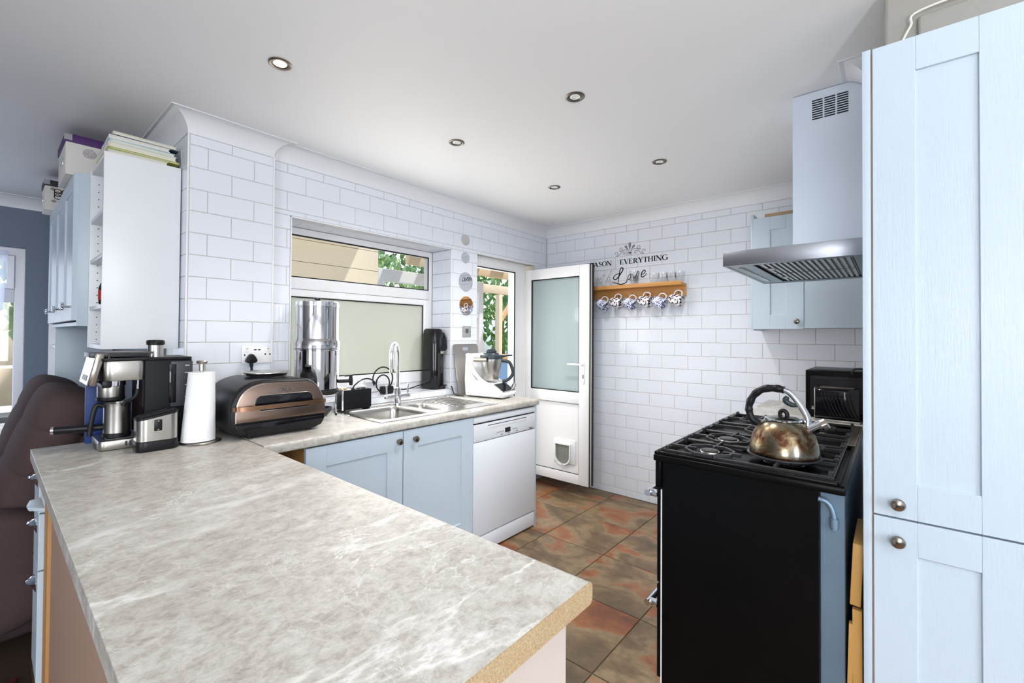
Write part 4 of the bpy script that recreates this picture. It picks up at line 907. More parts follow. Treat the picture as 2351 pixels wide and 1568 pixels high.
MB().lathe([(.10, 1.014), (.112, 1.016), (.1145, 1.026), (.113, 1.036), (.10, 1.034)], c3, 48).build('base_ring', 'rubber', t)
s2 = MB().tube([(FXC+.104*math.cos(2*PI*k/32), FYC+.104*math.sin(2*PI*k/32), 1.011) for k in range(32)], .004, 8, closed=True).build('stand', 'chrome', t)
for k in range(4):
    a = 2*PI*k/4-.45; ca, sa = math.cos(a), math.sin(a)
    for off in (-.05, .05):
        q = Vector((-sa, ca, 0))*off*.5
        MB().tube([(FXC+.1*ca+q.x, FYC+.1*sa+q.y, 1.01), (FXC+.098*ca+q.x, FYC+.098*sa+q.y, .93), (FXC+.100*ca+q.x, FYC+.100*sa+q.y, Z+.005)], .003, 8).build('leg', 'chrome', s2)
        MB().cyl((FXC+.100*ca+q.x, FYC+.100*sa+q.y, Z), (FXC+.100*ca+q.x, FYC+.100*sa+q.y, Z+.012), .0055, n=10).build('foot', 'rubber', s2)
dx, dy = .93, -.36
sp_ = MB().tube([(FXC+.11*dx, FYC+.11*dy, 1.072), (FXC+.175*dx, FYC+.175*dy, 1.072)], .010, 14).build('spigot', 'black_plastic', t)
ex, ey = FXC+.178*dx, FYC+.178*dy
MB().tube([(ex, ey, 1.098), (ex, ey, 1.075), (ex+.002, ey, 1.047)], [.009, .0125, .009], 12).box(ex-.038, ex+.012, ey-.005, ey+.005, 1.098, 1.106, .002).build('spigot_lever', 'black_plastic', sp_)
t = thing('glass_bowl', 'small dark bowl under the water filter stand', 'bowl', (FXC+.02, FYC-.02, Z))
MB().lathe([(.025, 0), (.045, .02), (.055, .045), (.053, .045), (.043, .022), (.001, .006)], n=28).build('bowl', 'dark_grey', t, local=True)
# black caddy behind the sink
t = thing('sink_caddy', 'black sink caddy holding brushes, left of the tap', 'caddy', (1.415, 2.42, Z+.0025))
x0, x1, y0, y1, z0, z1 = 1.325, 1.505, 2.383, 2.458, Z+.0145, 1.012
b = MB().box(x0, x1, y0, y0+.004, z0, z1, .001).box(x0, x1, y1-.004, y1, z0, z1, .001).box(x0, x0+.004, y0, y1, z0, z1, .001).box(x1-.004, x1, y0, y1, z0, z1, .001).box(x0, x1, y0, y1, z0, z0+.004); b.build('box', 'graphite', t)
for sx in (x0+.012, x1-.012): MB().box(sx-.008, sx+.008, y0+.005, y1-.005, Z+.0025, Z+.0143, .002).build('foot', 'rubber', t)
MB().tube([(x0-.008, y0-.01, Z+.012), (x0-.008, y0-.01, 1.018), (x0-.006, y0+.03, 1.032), (x0-.008, y1-.01, 1.02), (x0-.008, y1-.01, Z+.012)], .0032, 8).tube([(x0-.014, y0-.012, Z+.012), (x0-.014, y0-.012, 1.012)], .0032, 8).build('wire_handle', 'chrome', t)
t = thing('dish_brush', 'white dish brush with upright stem sticking out of the black caddy', 'brush', (1.455, 2.42, 1.0))
MB().lathe([(.034, -.03), (.036, .012), (.030, .026), (.008, .034), (.006, .05), (.0045, .075), (.013, .082), (.013, .086), (.001, .087)], n=24).build('head', 'drink_glass', t, local=True)
t = thing('washing_sponge', 'small cream and orange sponge in the black caddy', 'sponge', (1.36, 2.42, 1.0))
MB().box(-.03, .025, -.02, .02, -.02, .016, .006).build('pad', 'cream_book', t, local=True); MB().box(-.03, .0, -.02, .02, .0165, .024, .003).build('scourer', 'oak', t, local=True)
# coiled lead on the window sill
t = thing('power_cable', 'black coiled power lead with adapter lying on the tiled window sill', 'cable', (1.75, 2.6, WZ0))
p = [(1.488, 2.60, .955), (1.52, 2.60, 1.01), (1.578, 2.60, 1.045), (1.632, 2.602, 1.044), (1.668, 2.604, 1.02)]
p += [(1.735+.078*math.cos(a), 2.607+.01*k/20, 1.036+.080*math.sin(a)) for k, a in enumerate([PI*1.15-2*PI*j/20 for j in range(16)])]
p += [(1.745+.052*math.cos(a), 2.625, 1.005+.056*math.sin(a)) for a in [-.6+2*PI*j/16 for j in range(13)]]+[(1.72, 2.615, .955)]
MB().tube(spline(p, 2), .0048, 8).build('coil', 'rubber', t)
MB().box(1.72, 1.806, 2.585, 2.632, WZ0+.001, WZ0+.052, .008, 3).build('adapter', 'black_plastic', t)
MB().tube(spline([(1.80, 2.607, WZ0+.03), (1.86, 2.61, WZ0+.02), (1.95, 2.62, WZ0+.016), (2.03, 2.63, WZ0+.028), (2.098, 2.64, WZ0+.035)], 5), .004, 8).build('lead', 'rubber', t)
# sparkling water maker
t = thing('soda_maker', 'tall glossy black sparkling water maker on the right of the window sill', 'soda maker', (2.185, 2.625, WZ0))
rings = []
for z, ex, ey in ((.0, .072, .088), (.006, .075, .090), (.14, .073, .088), (.30, .072, .087), (.40, .068, .083), (.436, .062, .076), (.446, .052, .066)):
    rings.append([(x+2.180, y+2.625, WZ0+.001+z) for x, y in rrect(-ex*.93, ex*.75, -ey, ey*.95, .048, 7)])
MB().loft(rings).build('body', 'black_gloss', t)
rings = []
for z, e_ in ((.285, .0), (.30, .006), (.38, .002), (.42, -.012)): rings.append([(x+2.205, y+2.59, WZ0+z) for x, y in rrect(-.045-e_, .042+e_, -.058-e_, .05, .04, 7)])
MB().loft(rings).build('nozzle_head', 'black_plastic', t)
MB().box(2.175, 2.222, 2.5365, 2.541, WZ0+.262, WZ0+.284, .002).build('badge', 'steel', t)
MB().lathe([(.022, .12), (.026, .14), (.026, .20), (.018, .245), (.014, .262)], (2.192, 2.548, WZ0), 24, sy=.55).build('bottle', 'drink_glass', t)
MB().lathe([(.03, .0), (.032, .012), (.028, .02), (.001, .02)], (2.198, 2.552, WZ0+.002), 24).build('drip_stand', 'black_plastic', t)
MB().tube(spline([(2.235, 2.60, WZ0+.02), (2.262, 2.545, WZ0+.022), (2.262, 2.508, WZ0+.012), (2.250, 2.47, WZ0-.030), (2.244, 2.43, WZ0-.041), (2.246, 2.36, WZ0-.041)], 5), .004, 8).build('soda_lead', 'rubber', label='thin black lead running from the sill down behind the food processor', cat='cable')
# steel chopping board leaning on the wall
t = thing('steel_board', 'brushed steel chopping board with hand slot leaning on the tiles', 'chopping board', (2.395, 2.46, Z))
M = Matrix.Translation((2.392, 2.425, Z+.0005)) @ Matrix.Rotation(math.radians(-11.5), 4, 'X')
b = MB(); oc = rrect(-.13, .13, .002, .385, .02, 6); hs = rrect(-.038, .038, .335, .362, .0132, 6)
fr_ = [[(x, 0, z) for x, z in oc], [(x, -.003, z) for x, z in oc], [(x, -.003, z) for x, z in hs], [(x, 0, z) for x, z in hs]]
MB().loft(fr_, cap=False, cyc=True).xf(M).build('plate', 'steel', t)
# white food processor with steel jug
ang = math.radians(-80); t = thing('food_processor', 'white food processor with dark lidded steel jug and slanted touch screen', 'food processor', (2.375, 2.235, Z), ang)
prof = [(-.150, .008), (.160, .008), (.178, .028), (.176, .045), (.088, .100), (.02, .108), (-.06, .125), (-.098, .20), (-.108, .290), (-.122, .312), (-.142, .308), (-.152, .28), (-.158, .12)]
MB().prism(prof, 'y', -.088, .088, .02, 4).build('body', 'white_plastic', t, local=True)
for sg in (-1, 1):
    ar = spline([(.168, sg*.094, .030), (.09, sg*.096, .085), (.0, sg*.098, .128), (-.06, sg*.098, .185), (-.10, sg*.095, .26), (-.13, sg*.085, .308)], 5); MB().tube(ar, [.011+.005*k/len(ar) for k in range(len(ar))], 14).build('side_arm', 'white_plastic', t, local=True)
MB().box(-.13, .14, -.07, .07, .0, .0085, .003).build('foot', 'rubber', t, local=True)
j_ = MB().lathe([(.045, .100), (.056, .112), (.078, .235), (.079, .258), (.076, .258), (.05, .13), (.001, .125)], (.022, 0, .02), 40).build('jug', 'steel', t, local=True)
l_ = MB().lathe([(.082, .276), (.084, .284), (.080, .304), (.058, .308), (.05, .318), (.001, .320)], (.022, 0, .0), 40).build('lid', 'slate_blue_plastic', t, local=True)
MB().lathe([(.036, .318), (.038, .322), (.038, .335), (.034, .338), (.012, .338), (.001, .344)], (.022, 0, 0), 28).box(.008, .036, -.036, .036, .336, .346, .003).build('measuring_cap', 'slate_blue_plastic', l_, local=True)
MB().tube(spline([(.07, .055, .292), (.115, .085, .30), (.142, .098, .302)], 4), [.011, .010, .008, .007, .006, .006, .005, .005, .004], 10).build('lid_lever', 'slate_blue_plastic', l_, local=True)
MB().tube(spline([(.085, .050, .262), (.122, .082, .252), (.142, .096, .205), (.146, .098, .165), (.118, .08, .125), (.085, .052, .112)], 5), .0125, 12).build('jug_handle', 'slate_blue_plastic', j_, local=True)
for sg in (-1, 1): MB().cyl((-.07, sg*.085, .270), (.045, sg*.088, .272), .0155, n=16).build('lock_arm', 'nickel', t, local=True)
def slope(a): return Vector((.1765-(.0885)*a, 0, .0445+.0555*a))
nrm = Vector((.0555, 0, .0885)).normalized()
def scr(a0, a1, y0, y1, h0, h1):
    q = [slope(a0), slope(a1)]; rings = [[(q[0].x+nrm.x*h, y0, q[0].z+nrm.z*h), (q[1].x+nrm.x*h, y0, q[1].z+nrm.z*h), (q[1].x+nrm.x*h, y1, q[1].z+nrm.z*h), (q[0].x+nrm.x*h, y1, q[0].z+nrm.z*h)] for h in (h0, h1)]
    return MB().loft(rings)
s2 = scr(.06, .96, -.078, .078, .0, .006).build('screen_frame', 'steel', t, local=True)
scr(.12, .90, -.070, .070, .0055, .0075).build('screen', 'screen', s2, local=True)
k_ = slope(.45); MB().cyl((k_.x+nrm.x*.004+.01, .096, k_.z+.0), (k_.x+nrm.x*.03+.01, .096, k_.z+nrm.z*.03), .017, .016, 24).build('dial', 'chrome', t, local=True)
# fused switch and mirror discs on the tiled pier between window and door
t = thing('fused_switch', 'small square grey metal switch plate under the round mirrors', 'switch', (2.42, YA, 1.365))
MB().box(2.376, 2.462, YA-.006, YA-.0005, 1.322, 1.408, .001).build('plate', 'pattern_steel', t)
MB().box(2.403, 2.435, YA-.0075, YA-.0055, 1.352, 1.384, .001).build('rocker', 'brushed_nickel', t)
for x in (2.386, 2.452): MB().cyl((x, YA-.0055, 1.365), (x, YA-.0072, 1.365), .003, n=10).build('screw', 'ink', t)
for (x, z, r_, lb) in ((2.397, 2.075, .044, 'topmost small round mirror disc between window and door'), (2.399, 1.936, .044, 'second small round mirror disc from the top, above the two large ones'), (2.404, 1.750, .075, 'upper large round mirror disc between window and door'), (2.412, 1.564, .075, 'lowest large round mirror disc, just above the grey switch')):
    MB().cyl((x, YA-.0005, z), (x, YA-.0045, z), r_, r_-.001, 48).build('mirror_disc', 'mirror', label=lb, cat='mirror', group='round mirror discs')

# ------------------------------------------------------------------ hob kettle, toaster, oven, boards
t = thing('stovetop_kettle', 'scorched steel whistling kettle with black arched handle on the hob', 'kettle', (1.80, .285, .9228))
MB().lathe([(.001, .004), (.104, .004), (.1055, .006), (.1060, .012), (.1055, .022), (.103, .040), (.094, .074), (.080, .100), (.062, .118), (.054, .123)], n=56).build('body', 'kettle_steel', t, local=True)
MB().lathe([(.001, .0), (.106, .0), (.1125, .0015), (.1125, .0045), (.104, .0055)], n=56).build('base_plate', 'dark_grey', t, local=True)
MB().lathe([(.0545, .1215), (.058, .124), (.058, .128), (.053, .130), (.045, .128)], n=44, cap=False).build('rim', 'chrome', t, local=True)
l_ = MB().lathe([(.052, .127), (.040, .133), (.015, .136), (.001, .136)], n=40).build('lid', 'kettle_steel', t, local=True)
MB().tube(spline([(0, .010, .135), (0, .010, .148), (0, .002, .155), (0, -.008, .150), (0, -.012, .136)], 4), .007, 10).build('knob', 'black_plastic', l_, local=True)
hpts = spline([(0, .072, .098), (0, .096, .112), (0, .108, .140), (0, .106, .172), (0, .088, .206), (0, .058, .226), (0, .022, .230), (0, -.002, .226)], 6)
hr = [.0125+.0010*(1 if (i % 6 < 3 and i > 12) else -.4) for i in range(len(hpts))]
MB().tube(hpts, hr, 14).build('handle_grip', 'black_plastic', t, local=True)
sp2 = spline([(0, .004, .227), (0, -.018, .218), (0, -.042, .190), (0, -.060, .160), (0, -.070, .134), (0, -.070, .112)], 5); MB().tube(sp2, [.009+.005*(i/len(sp2))**2 for i in range(len(sp2))], 14).build('handle_arm', 'chrome', t, local=True)
MB().tube(spline([(0, -.012, .204), (0, -.006, .190), (0, -.022, .178), (0, -.044, .176)], 4), [.006, .008, .009, .010, .010, .010, .009, .009, .008, .008, .007, .006, .005], 10).build('trigger', 'slate_blue_plastic', t, local=True)
MB().cyl((0, -.066, .092), (0, -.116, .122), .017, .0185, 24).build('spout', 'chrome', t, local=True)
MB().cyl((0, -.112, .1195), (0, -.124, .127), .020, .018, 24).build('whistle', 'nickel', t, local=True)
WC = WTZ+.018
t = thing('mini_oven', 'black countertop oven in the corner beyond the cooker', 'oven', (3.1, .21, WC))
MB().box(2.87, 3.25, .075, .352, WC+.012, 1.160, .006).build('body', 'black_enamel', t)
MB().box(2.8675, 2.872, .085, .33, WC+.04, 1.13, .001).build('side_panel', 'black_plastic', t)
MB().box(2.866, 2.869, .13, .31, 1.115, 1.122).build('vent', 'rubber', t)
MB().tube(spline([(2.868, .145, 1.13), (2.855, .150, 1.155), (2.86, .142, 1.172), (2.89, .115, 1.175), (2.93, .09, 1.168)], 5), .005, 8).build('lead', 'rubber', t)
for x in (2.90, 3.22):
    for y in (.10, .33): MB().cyl((x, y, WC), (x, y, WC+.012), .012, n=12).build('foot', 'rubber', t)
t = thing('toaster', 'glossy black rippled toaster standing before the countertop oven', 'toaster', (2.82, .205, WC))
MB().prism(rrect(2.775, 2.862, WC+.012, 1.078, .02, 5), 'y', .118, .298, .004, 2).build('body', 'black_gloss', t)
MB().box(2.772, 2.865, .1145, .302, WC, WC+.0125, .003).build('base', 'steel', t)
MB().prism(rrect(2.776, 2.861, WC+.014, 1.078, .02, 5), 'y', .2985, .303, .001).build('end_trim', 'steel', t)
MB().box(2.79, 2.80, .14, .28, 1.0765, 1.081).box(2.835, 2.845, .14, .28, 1.0765, 1.081).build('slots', 'brushed_nickel', t)
for k in range(9):
    y = .268-.0145*k; MB().tube(spline([(2.776, y+.004, 1.052), (2.773, y, 1.03), (2.772, y-.008, 1.0), (2.773, y-.02, .965), (2.776, y-.034, .94)], 3), .004, 8).build('ripple', 'black_gloss', t)
MB().cyl((2.81, .303, .968), (2.81, .316, .968), .009, n=16).build('dial', 'chrome', t)
MB().box(3.0, 3.05, YC+.001, YC+.012, 1.09, 1.17, .002).build('single_socket', 'white_plastic', label='white socket on the wall behind the countertop oven', cat='socket')
# wooden folding boards in the gap behind the cooker
t = thing('folding_stool', 'folded bamboo step stool slotted between cooker and pantry', 'stool', (1.75, .08, 0))
M = Matrix.Translation((1.64, .092, .50)) @ Matrix.Rotation(math.radians(2.5), 4, 'X')
MB().box(0, .24, -.022, .004, .055, .235, .003, M=M).build('step', 'bamboo', t)
MB().tube([(1.648, .076, .545), (1.648, .075, .30), (1.648, .0735, .003)], [(.010, .011)]*3, sq=(1, 0, 0)).build('leg', 'bamboo', t)
MB().tube([(1.648, .089, .50), (1.650, .094, .30), (1.652, .097, .003)], [(.010, .006)]*3, sq=(1, 0, 0)).build('leg', 'bamboo', t)
MB().tube([(1.86, .076, .56), (1.86, .0735, .003)], [(.010, .011)]*2, sq=(1, 0, 0)).build('leg', 'bamboo', t)

# ------------------------------------------------------------------ end wall: lettering, mug rail
t = thing('wall_sticker', 'black wall lettering reading SEASON EVERYTHING with Love under a grey scroll', 'wall sticker', (XB, 1.66, 1.95))
def wf(y, z, d): return (XB-.0006-d, y, z)
def serif(ch):
    K, H_ = .17, .06
    st = lambda x: ([(x, 0), (x, 1)], K)
    hs = lambda x0, x1, y: ([(x0, y), (x1, y)], H_)
    ring = lambda cx_, rx, a0, a1: ([(cx_+rx*math.cos(math.radians(a0+(a1-a0)*k/24)), .5+.50*math.sin(math.radians(a0+(a1-a0)*k/24))) for k in range(25)], [.05+.12*abs(math.cos(math.radians(a0+(a1-a0)*k/24)))**1.5 for k in range(25)])
    D = {
     'E': ([st(.16), hs(.04, .62, .97), hs(.16, .48, .51), hs(.04, .66, .03), ([(.61, 1), (.61, .80)], .045), ([(.65, 0), (.65, .24)], .045), ([(.48, .62), (.48, .40)], .04)], .78),
     'A': ([([(.12, 0), (.44, 1)], .07), ([(.43, 1), (.80, 0)], K), hs(.22, .66, .36), hs(.0, .26, .025), hs(.62, .96, .025)], 1.0),
     'S': ([(spline([(.55, .80), (.48, .95), (.32, .98), (.16, .90), (.14, .74), (.26, .60), (.42, .48), (.54, .34), (.52, .14), (.36, .02), (.18, .04), (.09, .22)], 4), [.05, .05, .055, .06, .06, .06, .07, .08, .085, .10, .11, .12, .13, .15, .16, .17, .18, .18, .18, .18, .18, .18, .17, .16, .15, .14, .13, .12, .10, .09, .08, .07, .06, .06, .06, .06, .055, .055, .05, .05, .05, .05, .05, .05, .05]), ([(.55, .98), (.55, .74)], .04), ([(.09, .02), (.09, .28)], .04)], .68),
     'O': ([ring(.48, .40, 0, 360)], .98),
     'N': ([([(.14, 0), (.14, 1)], .06), ([(.12, 1), (.82, 0)], K), ([(.82, 0), (.82, 1)], .06), hs(.0, .28, .025), hs(-.02, .2, .975), hs(.68, .96, .975)], 1.0),
     'V': ([([(.10, 1), (.44, 0)], K), ([(.44, 0), (.76, 1)], .06), hs(-.03, .28, .975), hs(.62, .90, .975)], .88),
     'R': ([st(.16), ([(.16, .97)]+[(.36+.20*math.cos(math.radians(a)), .735+.235*math.sin(math.radians(a))) for a in range(90, -91, -15)]+[(.16, .50)], [.06, .06, .07, .09, .12, .15, .16, .17, .16, .15, .12, .09, .07, .06, .06]), ([(.36, .50), (.72, .0)], .15), hs(.02, .32, .025), hs(.02, .2, .975), hs(.62, .90, .025)], .90),
     'Y': ([([(.10, 1), (.42, .46)], K), ([(.42, .46), (.72, 1)], .06), ([(.42, .48), (.42, 0)], K), hs(-.03, .28, .975), hs(.60, .86, .975), hs(.26, .58, .025)], .84),
     'T': ([([(.40, 0), (.40, 1)], K), hs(.04, .76, .97), ([(.05, 1), (.05, .76)], .04), ([(.75, 1), (.75, .76)], .04), hs(.24, .56, .025)], .80),
     'H': ([st(.18), st(.76), hs(.18, .76, .52), hs(.03, .33, .025), hs(.03, .33, .975), hs(.61, .91, .025), hs(.61, .91, .975)], .96),
     'I': ([st(.20), hs(.05, .35, .025), hs(.05, .35, .975)], .42),
     'G': ([ring(.48, .40, 50, 335), ([(.82, .42), (.82, .04)], K), hs(.64, .96, .42), ([(.80, .98), (.80, .72)], .04)], .98)}
    return D[ch]
def word(body, y_right, zb, ex, cap, sp=0):
    wd = sum(serif(c)[1]+sp for c in body)*ex; u = 0
    for c in body:
        q = MB(); stks, adv = serif(c)
        for j, (pts, wdt) in enumerate(stks):
            pw = [(y_right+wd-(u+x)*ex, zb+y*cap) for x, y in pts]; ww = [a*(ex+cap)/2*1.2 for a in wdt] if isinstance(wdt, list) else wdt*(ex+cap)/2*1.2
            if isinstance(ww, list) and len(ww) != len(pw): ww = (ww+[ww[-1]]*len(pw))[:len(pw)]
            q.ribbon(pw, ww, wf, .0004+.00002*j)
        q.build('letter', 'ink', t); u += adv+sp
word('EVERYTHING', 1.336, 1.943, .0497, .042)
word('SEASON', 1.824, 1.945, .0485, .040)
ST = {'L': ([(1.747, 1.871), (1.782, 1.862), (1.805, 1.844), (1.807, 1.828), (1.791, 1.819), (1.767, 1.834), (1.743, 1.865), (1.722, 1.895), (1.723, 1.912), (1.737, 1.913), (1.75, 1.889), (1.758, 1.844), (1.762, 1.804), (1.766, 1.78)], .0062),
 'L2': ([(1.821, 1.796), (1.791, 1.791), (1.762, 1.78), (1.733, 1.775), (1.701, 1.784), (1.684, 1.798), (1.688, 1.811)], .0058),
 'o': ([(1.662, 1.853), (1.676, 1.833), (1.676, 1.813), (1.663, 1.814), (1.649, 1.835), (1.653, 1.856), (1.662, 1.853)], .0055),
 'v': ([(1.653, 1.856), (1.635, 1.85), (1.626, 1.825), (1.616, 1.817), (1.6, 1.845), (1.592, 1.866), (1.587, 1.87), (1.578, 1.864), (1.582, 1.843), (1.576, 1.838)], .0055),
 'e': ([(1.561, 1.843), (1.536, 1.849), (1.524, 1.864), (1.53, 1.877), (1.545, 1.87), (1.558, 1.845), (1.554, 1.824), (1.538, 1.824), (1.52, 1.838), (1.508, 1.849)], .0055)}
for k, (p, w_) in ST.items():
    q = spline([(a, c, 0) for a, c in p], 5); n_ = len(q); MB().ribbon([(a, c) for a, c, _ in q], [w_*1.35*(.6+.5*math.sin(PI*i/(n_-1))) for i in range(n_)], wf).build('letter', 'ink', t)
SG = [[(1.983, 1.853), (1.979, 1.83), (1.967, 1.827), (1.957, 1.851), (1.954, 1.828), (1.941, 1.827), (1.934, 1.849)], [(1.923, 1.853), (1.929, 1.828), (1.92, 1.825)], [(1.9, 1.877), (1.911, 1.825), (1.9, 1.823)], [(1.92, 1.86), (1.887, 1.862)], [(1.839, 1.892), (1.83, 1.897), (1.831, 1.887), (1.856, 1.852), (1.874, 1.813), (1.867, 1.835), (1.849, 1.847), (1.844, 1.838), (1.847, 1.82), (1.834, 1.821)]]
for p in SG: MB().ribbon([(a, c) for a, c, _ in spline([(a, c, 0) for a, c in p], 5)], .0028, wf).build('letter', 'ink_grey', t)
SCR = [[(0.1225, 2.0342), (0.1232, 2.0333), (0.1243, 2.0327), (0.1259, 2.0324), (0.1276, 2.0326), (0.1294, 2.0333), (0.1312, 2.0346), (0.1326, 2.0364), (0.1336, 2.0385), (0.134, 2.041), (0.1336, 2.0435), (0.1324, 2.0459), (0.1304, 2.0479), (0.1276, 2.0494), (0.1243, 2.0501), (0.1207, 2.0498), (0.117, 2.0487), (0.1134, 2.0465), (0.1103, 2.0435), (0.1081, 2.0398), (0.1068, 2.0355), (0.1067, 2.0311), (0.108, 2.0268), (0.1105, 2.023), (0.1142, 2.0199), (0.1189, 2.0179), (0.1243, 2.0172), (0.1074, 2.0162), (0.0885, 2.0308), (0.0735, 2.0512)], [(0.082, 2.0707), (0.0831, 2.0704), (0.0845, 2.0705), (0.086, 2.0711), (0.0875, 2.0721), (0.0886, 2.0736), (0.0894, 2.0755), (0.0896, 2.0775), (0.0891, 2.0796), (0.0879, 2.0816), (0.086, 2.0831), (0.0835, 2.0841), (0.0806, 2.0844), (0.0774, 2.0839), (0.0743, 2.0825), (0.0715, 2.0802), (0.0692, 2.0773), (0.0678, 2.0738), (0.0673, 2.07), (0.068, 2.0663), (0.0699, 2.0629), (0.0729, 2.06), (0.0768, 2.0581), (0.0814, 2.0574), (0.0864, 2.0578), (0.0914, 2.0596), (0.0959, 2.0627), (0.0885, 2.0547), (0.0674, 2.0602), (0.0414, 2.0635), (0.0179, 2.0555), (0.0047, 2.0399), (0.0, 2.0284)], [(0.0556, 2.0357), (0.0566, 2.0352), (0.0573, 2.0342), (0.0577, 2.0329), (0.0576, 2.0313), (0.0568, 2.0296), (0.0555, 2.028), (0.0536, 2.0267), (0.0513, 2.0259), (0.0487, 2.0258), (0.0461, 2.0264), (0.0438, 2.0278), (0.0421, 2.03), (0.041, 2.0328), (0.041, 2.036), (0.0419, 2.0394), (0.044, 2.0427), (0.047, 2.0455), (0.0508, 2.0475), (0.0551, 2.0486), (0.0596, 2.0484), (0.0639, 2.047), (0.0675, 2.0444), (0.0702, 2.0406), (0.0716, 2.036)], [(0.0162, 2.0282), (0.0169, 2.0278), (0.0175, 2.0271), (0.0178, 2.0261), (0.0177, 2.0249), (0.0171, 2.0236), (0.0161, 2.0223), (0.0146, 2.0214), (0.0128, 2.0208), (0.0108, 2.0207), (0.0088, 2.0213), (0.0071, 2.0225), (0.0057, 2.0243), (0.0051, 2.0265), (0.0052, 2.0291), (0.0061, 2.0318), (0.0079, 2.0342), (0.0104, 2.0363), (0.0135, 2.0377), (0.017, 2.0383), (0.0205, 2.0379), (0.0, 2.0328)]]
for sg in (-1, 1):
    for p in SCR:
        q = spline([(1.660+sg*a, c, 0) for a, c in p], 2); MB().ribbon([(a, c) for a, c, _ in q], .0042, wf).build('scroll', 'ink_grey', t)
yc = 1.660
def drop(y0, z0, y1, z1, w_):
    q = [(y0+(y1-y0)*k/10, z0+(z1-z0)*k/10) for k in range(11)]; MB().ribbon(q, [w_*x for x in (.12, .2, .3, .42, .56, .72, .88, 1, .96, .74, .2)], wf).build('leaf', 'ink_grey', t)
drop(yc, 2.052, yc, 2.122, .024); drop(yc-.010, 2.055, yc-.043, 2.098, .018); drop(yc+.010, 2.055, yc+.043, 2.098, .018)
# mug rail
t = thing('mug_shelf', 'oak mug rail with a narrow shelf under the wall lettering', 'shelf', (XB, 1.6, 1.7))
b_ = MB().box(XB-.021, XB-.001, 1.192, 2.02, 1.648, 1.745, .002).build('back_board', 'oak', t)
MB().box(XB-.11, XB-.0215, 1.192, 2.02, 1.727, 1.745, .002).build('shelf_board', 'oak', t)
MB().box(XB-.118, XB-.1105, 1.192, 2.02, 1.727, 1.757, .002).build('lip', 'oak', t)
MUGY = [1.892, 1.763, 1.640, 1.513, 1.392, 1.264]
for y in MUGY: MB().tube(spline([(XB-.021, y-.028, 1.676), (XB-.045, y-.028, 1.668), (XB-.055, y-.028, 1.678), (XB-.052, y-.028, 1.692)], 4), .0026, 8).build('hook', 'nickel', t)
def pat_mat(name, cA, cB, scale, thr):
    m = mat(name, rgb(238, 240, 244), .15); tt = m.node_tree; n = tt.nodes; bb = n['Principled BSDF']; tc = n.new('ShaderNodeTexCoord')
    v = n.new('ShaderNodeTexVoronoi'); v.inputs['Scale'].default_value = scale; tt.links.new(tc.outputs['Object'], v.inputs[0])
    r = ramp(tt, [(0, (1, 1, 1)), (thr, (0, 0, 0))], 'CONSTANT'); tt.links.new(v.outputs['Distance'], r.inputs[0])
    rc = ramp(tt, [(0, cA), (.55, cB)], 'CONSTANT'); tt.links.new(v.outputs['Color'], rc.inputs[0])
    z = noise(tt, tc.outputs['Object'], 14, 2); rz = ramp(tt, [(.36, (0, 0, 0)), (.42, (1, 1, 1))]); tt.links.new(z, rz.inputs[0])
    f = mix(tt, 1, r.outputs[0], rz.outputs[0], 'MULTIPLY') if 'blue' in name else r.outputs[0]
    tt.links.new(mix(tt, f, rgb(238, 240, 244), rc.outputs[0]), bb.inputs['Base Color'])
pat_mat('mug_pat_blue', rgb(60, 72, 160), rgb(84, 88, 150), 95, .5); pat_mat('mug_pat_red', rgb(52, 40, 44), rgb(104, 38, 44), 62, .44)
ORD = ['leftmost', 'second from the left', 'third from the left', 'fourth from the left', 'fifth from the left', 'rightmost']
for i, y in enumerate(MUGY):
    blue = i % 2 == 0; tilt = math.radians(-118 if blue else -104)
    M = Matrix.Translation((XB-.075, y+.038, 1.618)) @ Matrix.Rotation(math.radians(90), 4, 'Z') @ Matrix.Rotation(tilt*-1, 4, 'Y') if False else Matrix.Translation((XB-.072, y+.030, 1.628)) @ Matrix.Rotation(math.radians(118 if blue else 104), 4, 'X')
    SCL = 1.16
    g_ = thing('mug', ('white mug with blue flower print, ' if blue else 'white mug with dark red berry print, ')+ORD[i]+' hanging under the oak rail', 'mug', M.translation[:], rot=M.to_euler()[:], group='mugs hanging from the oak rail')
    MB().lathe([(.001, .0), (.027, .0), (.030, .003), (.036, .03), (.040, .082), (.0375, .082), (.034, .03), (.027, .006), (.001, .005)], n=36).xf(Matrix.Scale(SCL, 4)).build('cup', 'mug_pat_blue' if blue else 'mug_pat_red', g_, local=True)
    MB().tube(spline([(0, .036, .068), (0, .055, .070), (0, .064, .050), (0, .056, .028), (0, .034, .020)], 5), .0038, 10).xf(Matrix.Scale(SCL, 4)).build('handle', 'mug', g_, local=True)
SZ = 1.7455
def tumbler(y, x, kind, lb, dz=0):
    g_ = thing('drinking_glass', lb, 'glass', (x, y, SZ+dz), group='clear glasses on the oak shelf')
    if kind == 'up': p = [(.001, .0), (.026, .0), (.028, .004), (.031, .035), (.036, .042), (.038, .088), (.0365, .088), (.0345, .043), (.0295, .036), (.026, .008), (.001, .007)]
    else: p = [(.0335, .0), (.034, .002), (.032, .03), (.027, .056), (.018, .066), (.001, .068), (.001, .064), (.017, .062), (.0255, .053), (.0305, .03), (.032, .0)]
    MB().lathe(p, n=32, cap=False).build('glass_body', 'drink_glass', g_, local=True)
tumbler(1.912, XB-.062, 'down', 'upturned clear tumbler at the left end of the oak shelf')
tumbler(1.828, XB-.062, 'down', 'second upturned clear tumbler from the left on the oak shelf')
tumbler(1.592, XB-.06, 'up', 'lower clear glass of the stacked pair at the middle of the oak shelf')
tumbler(1.592, XB-.06, 'up', 'clear glass stacked on top of another at the middle of the oak shelf', .040)
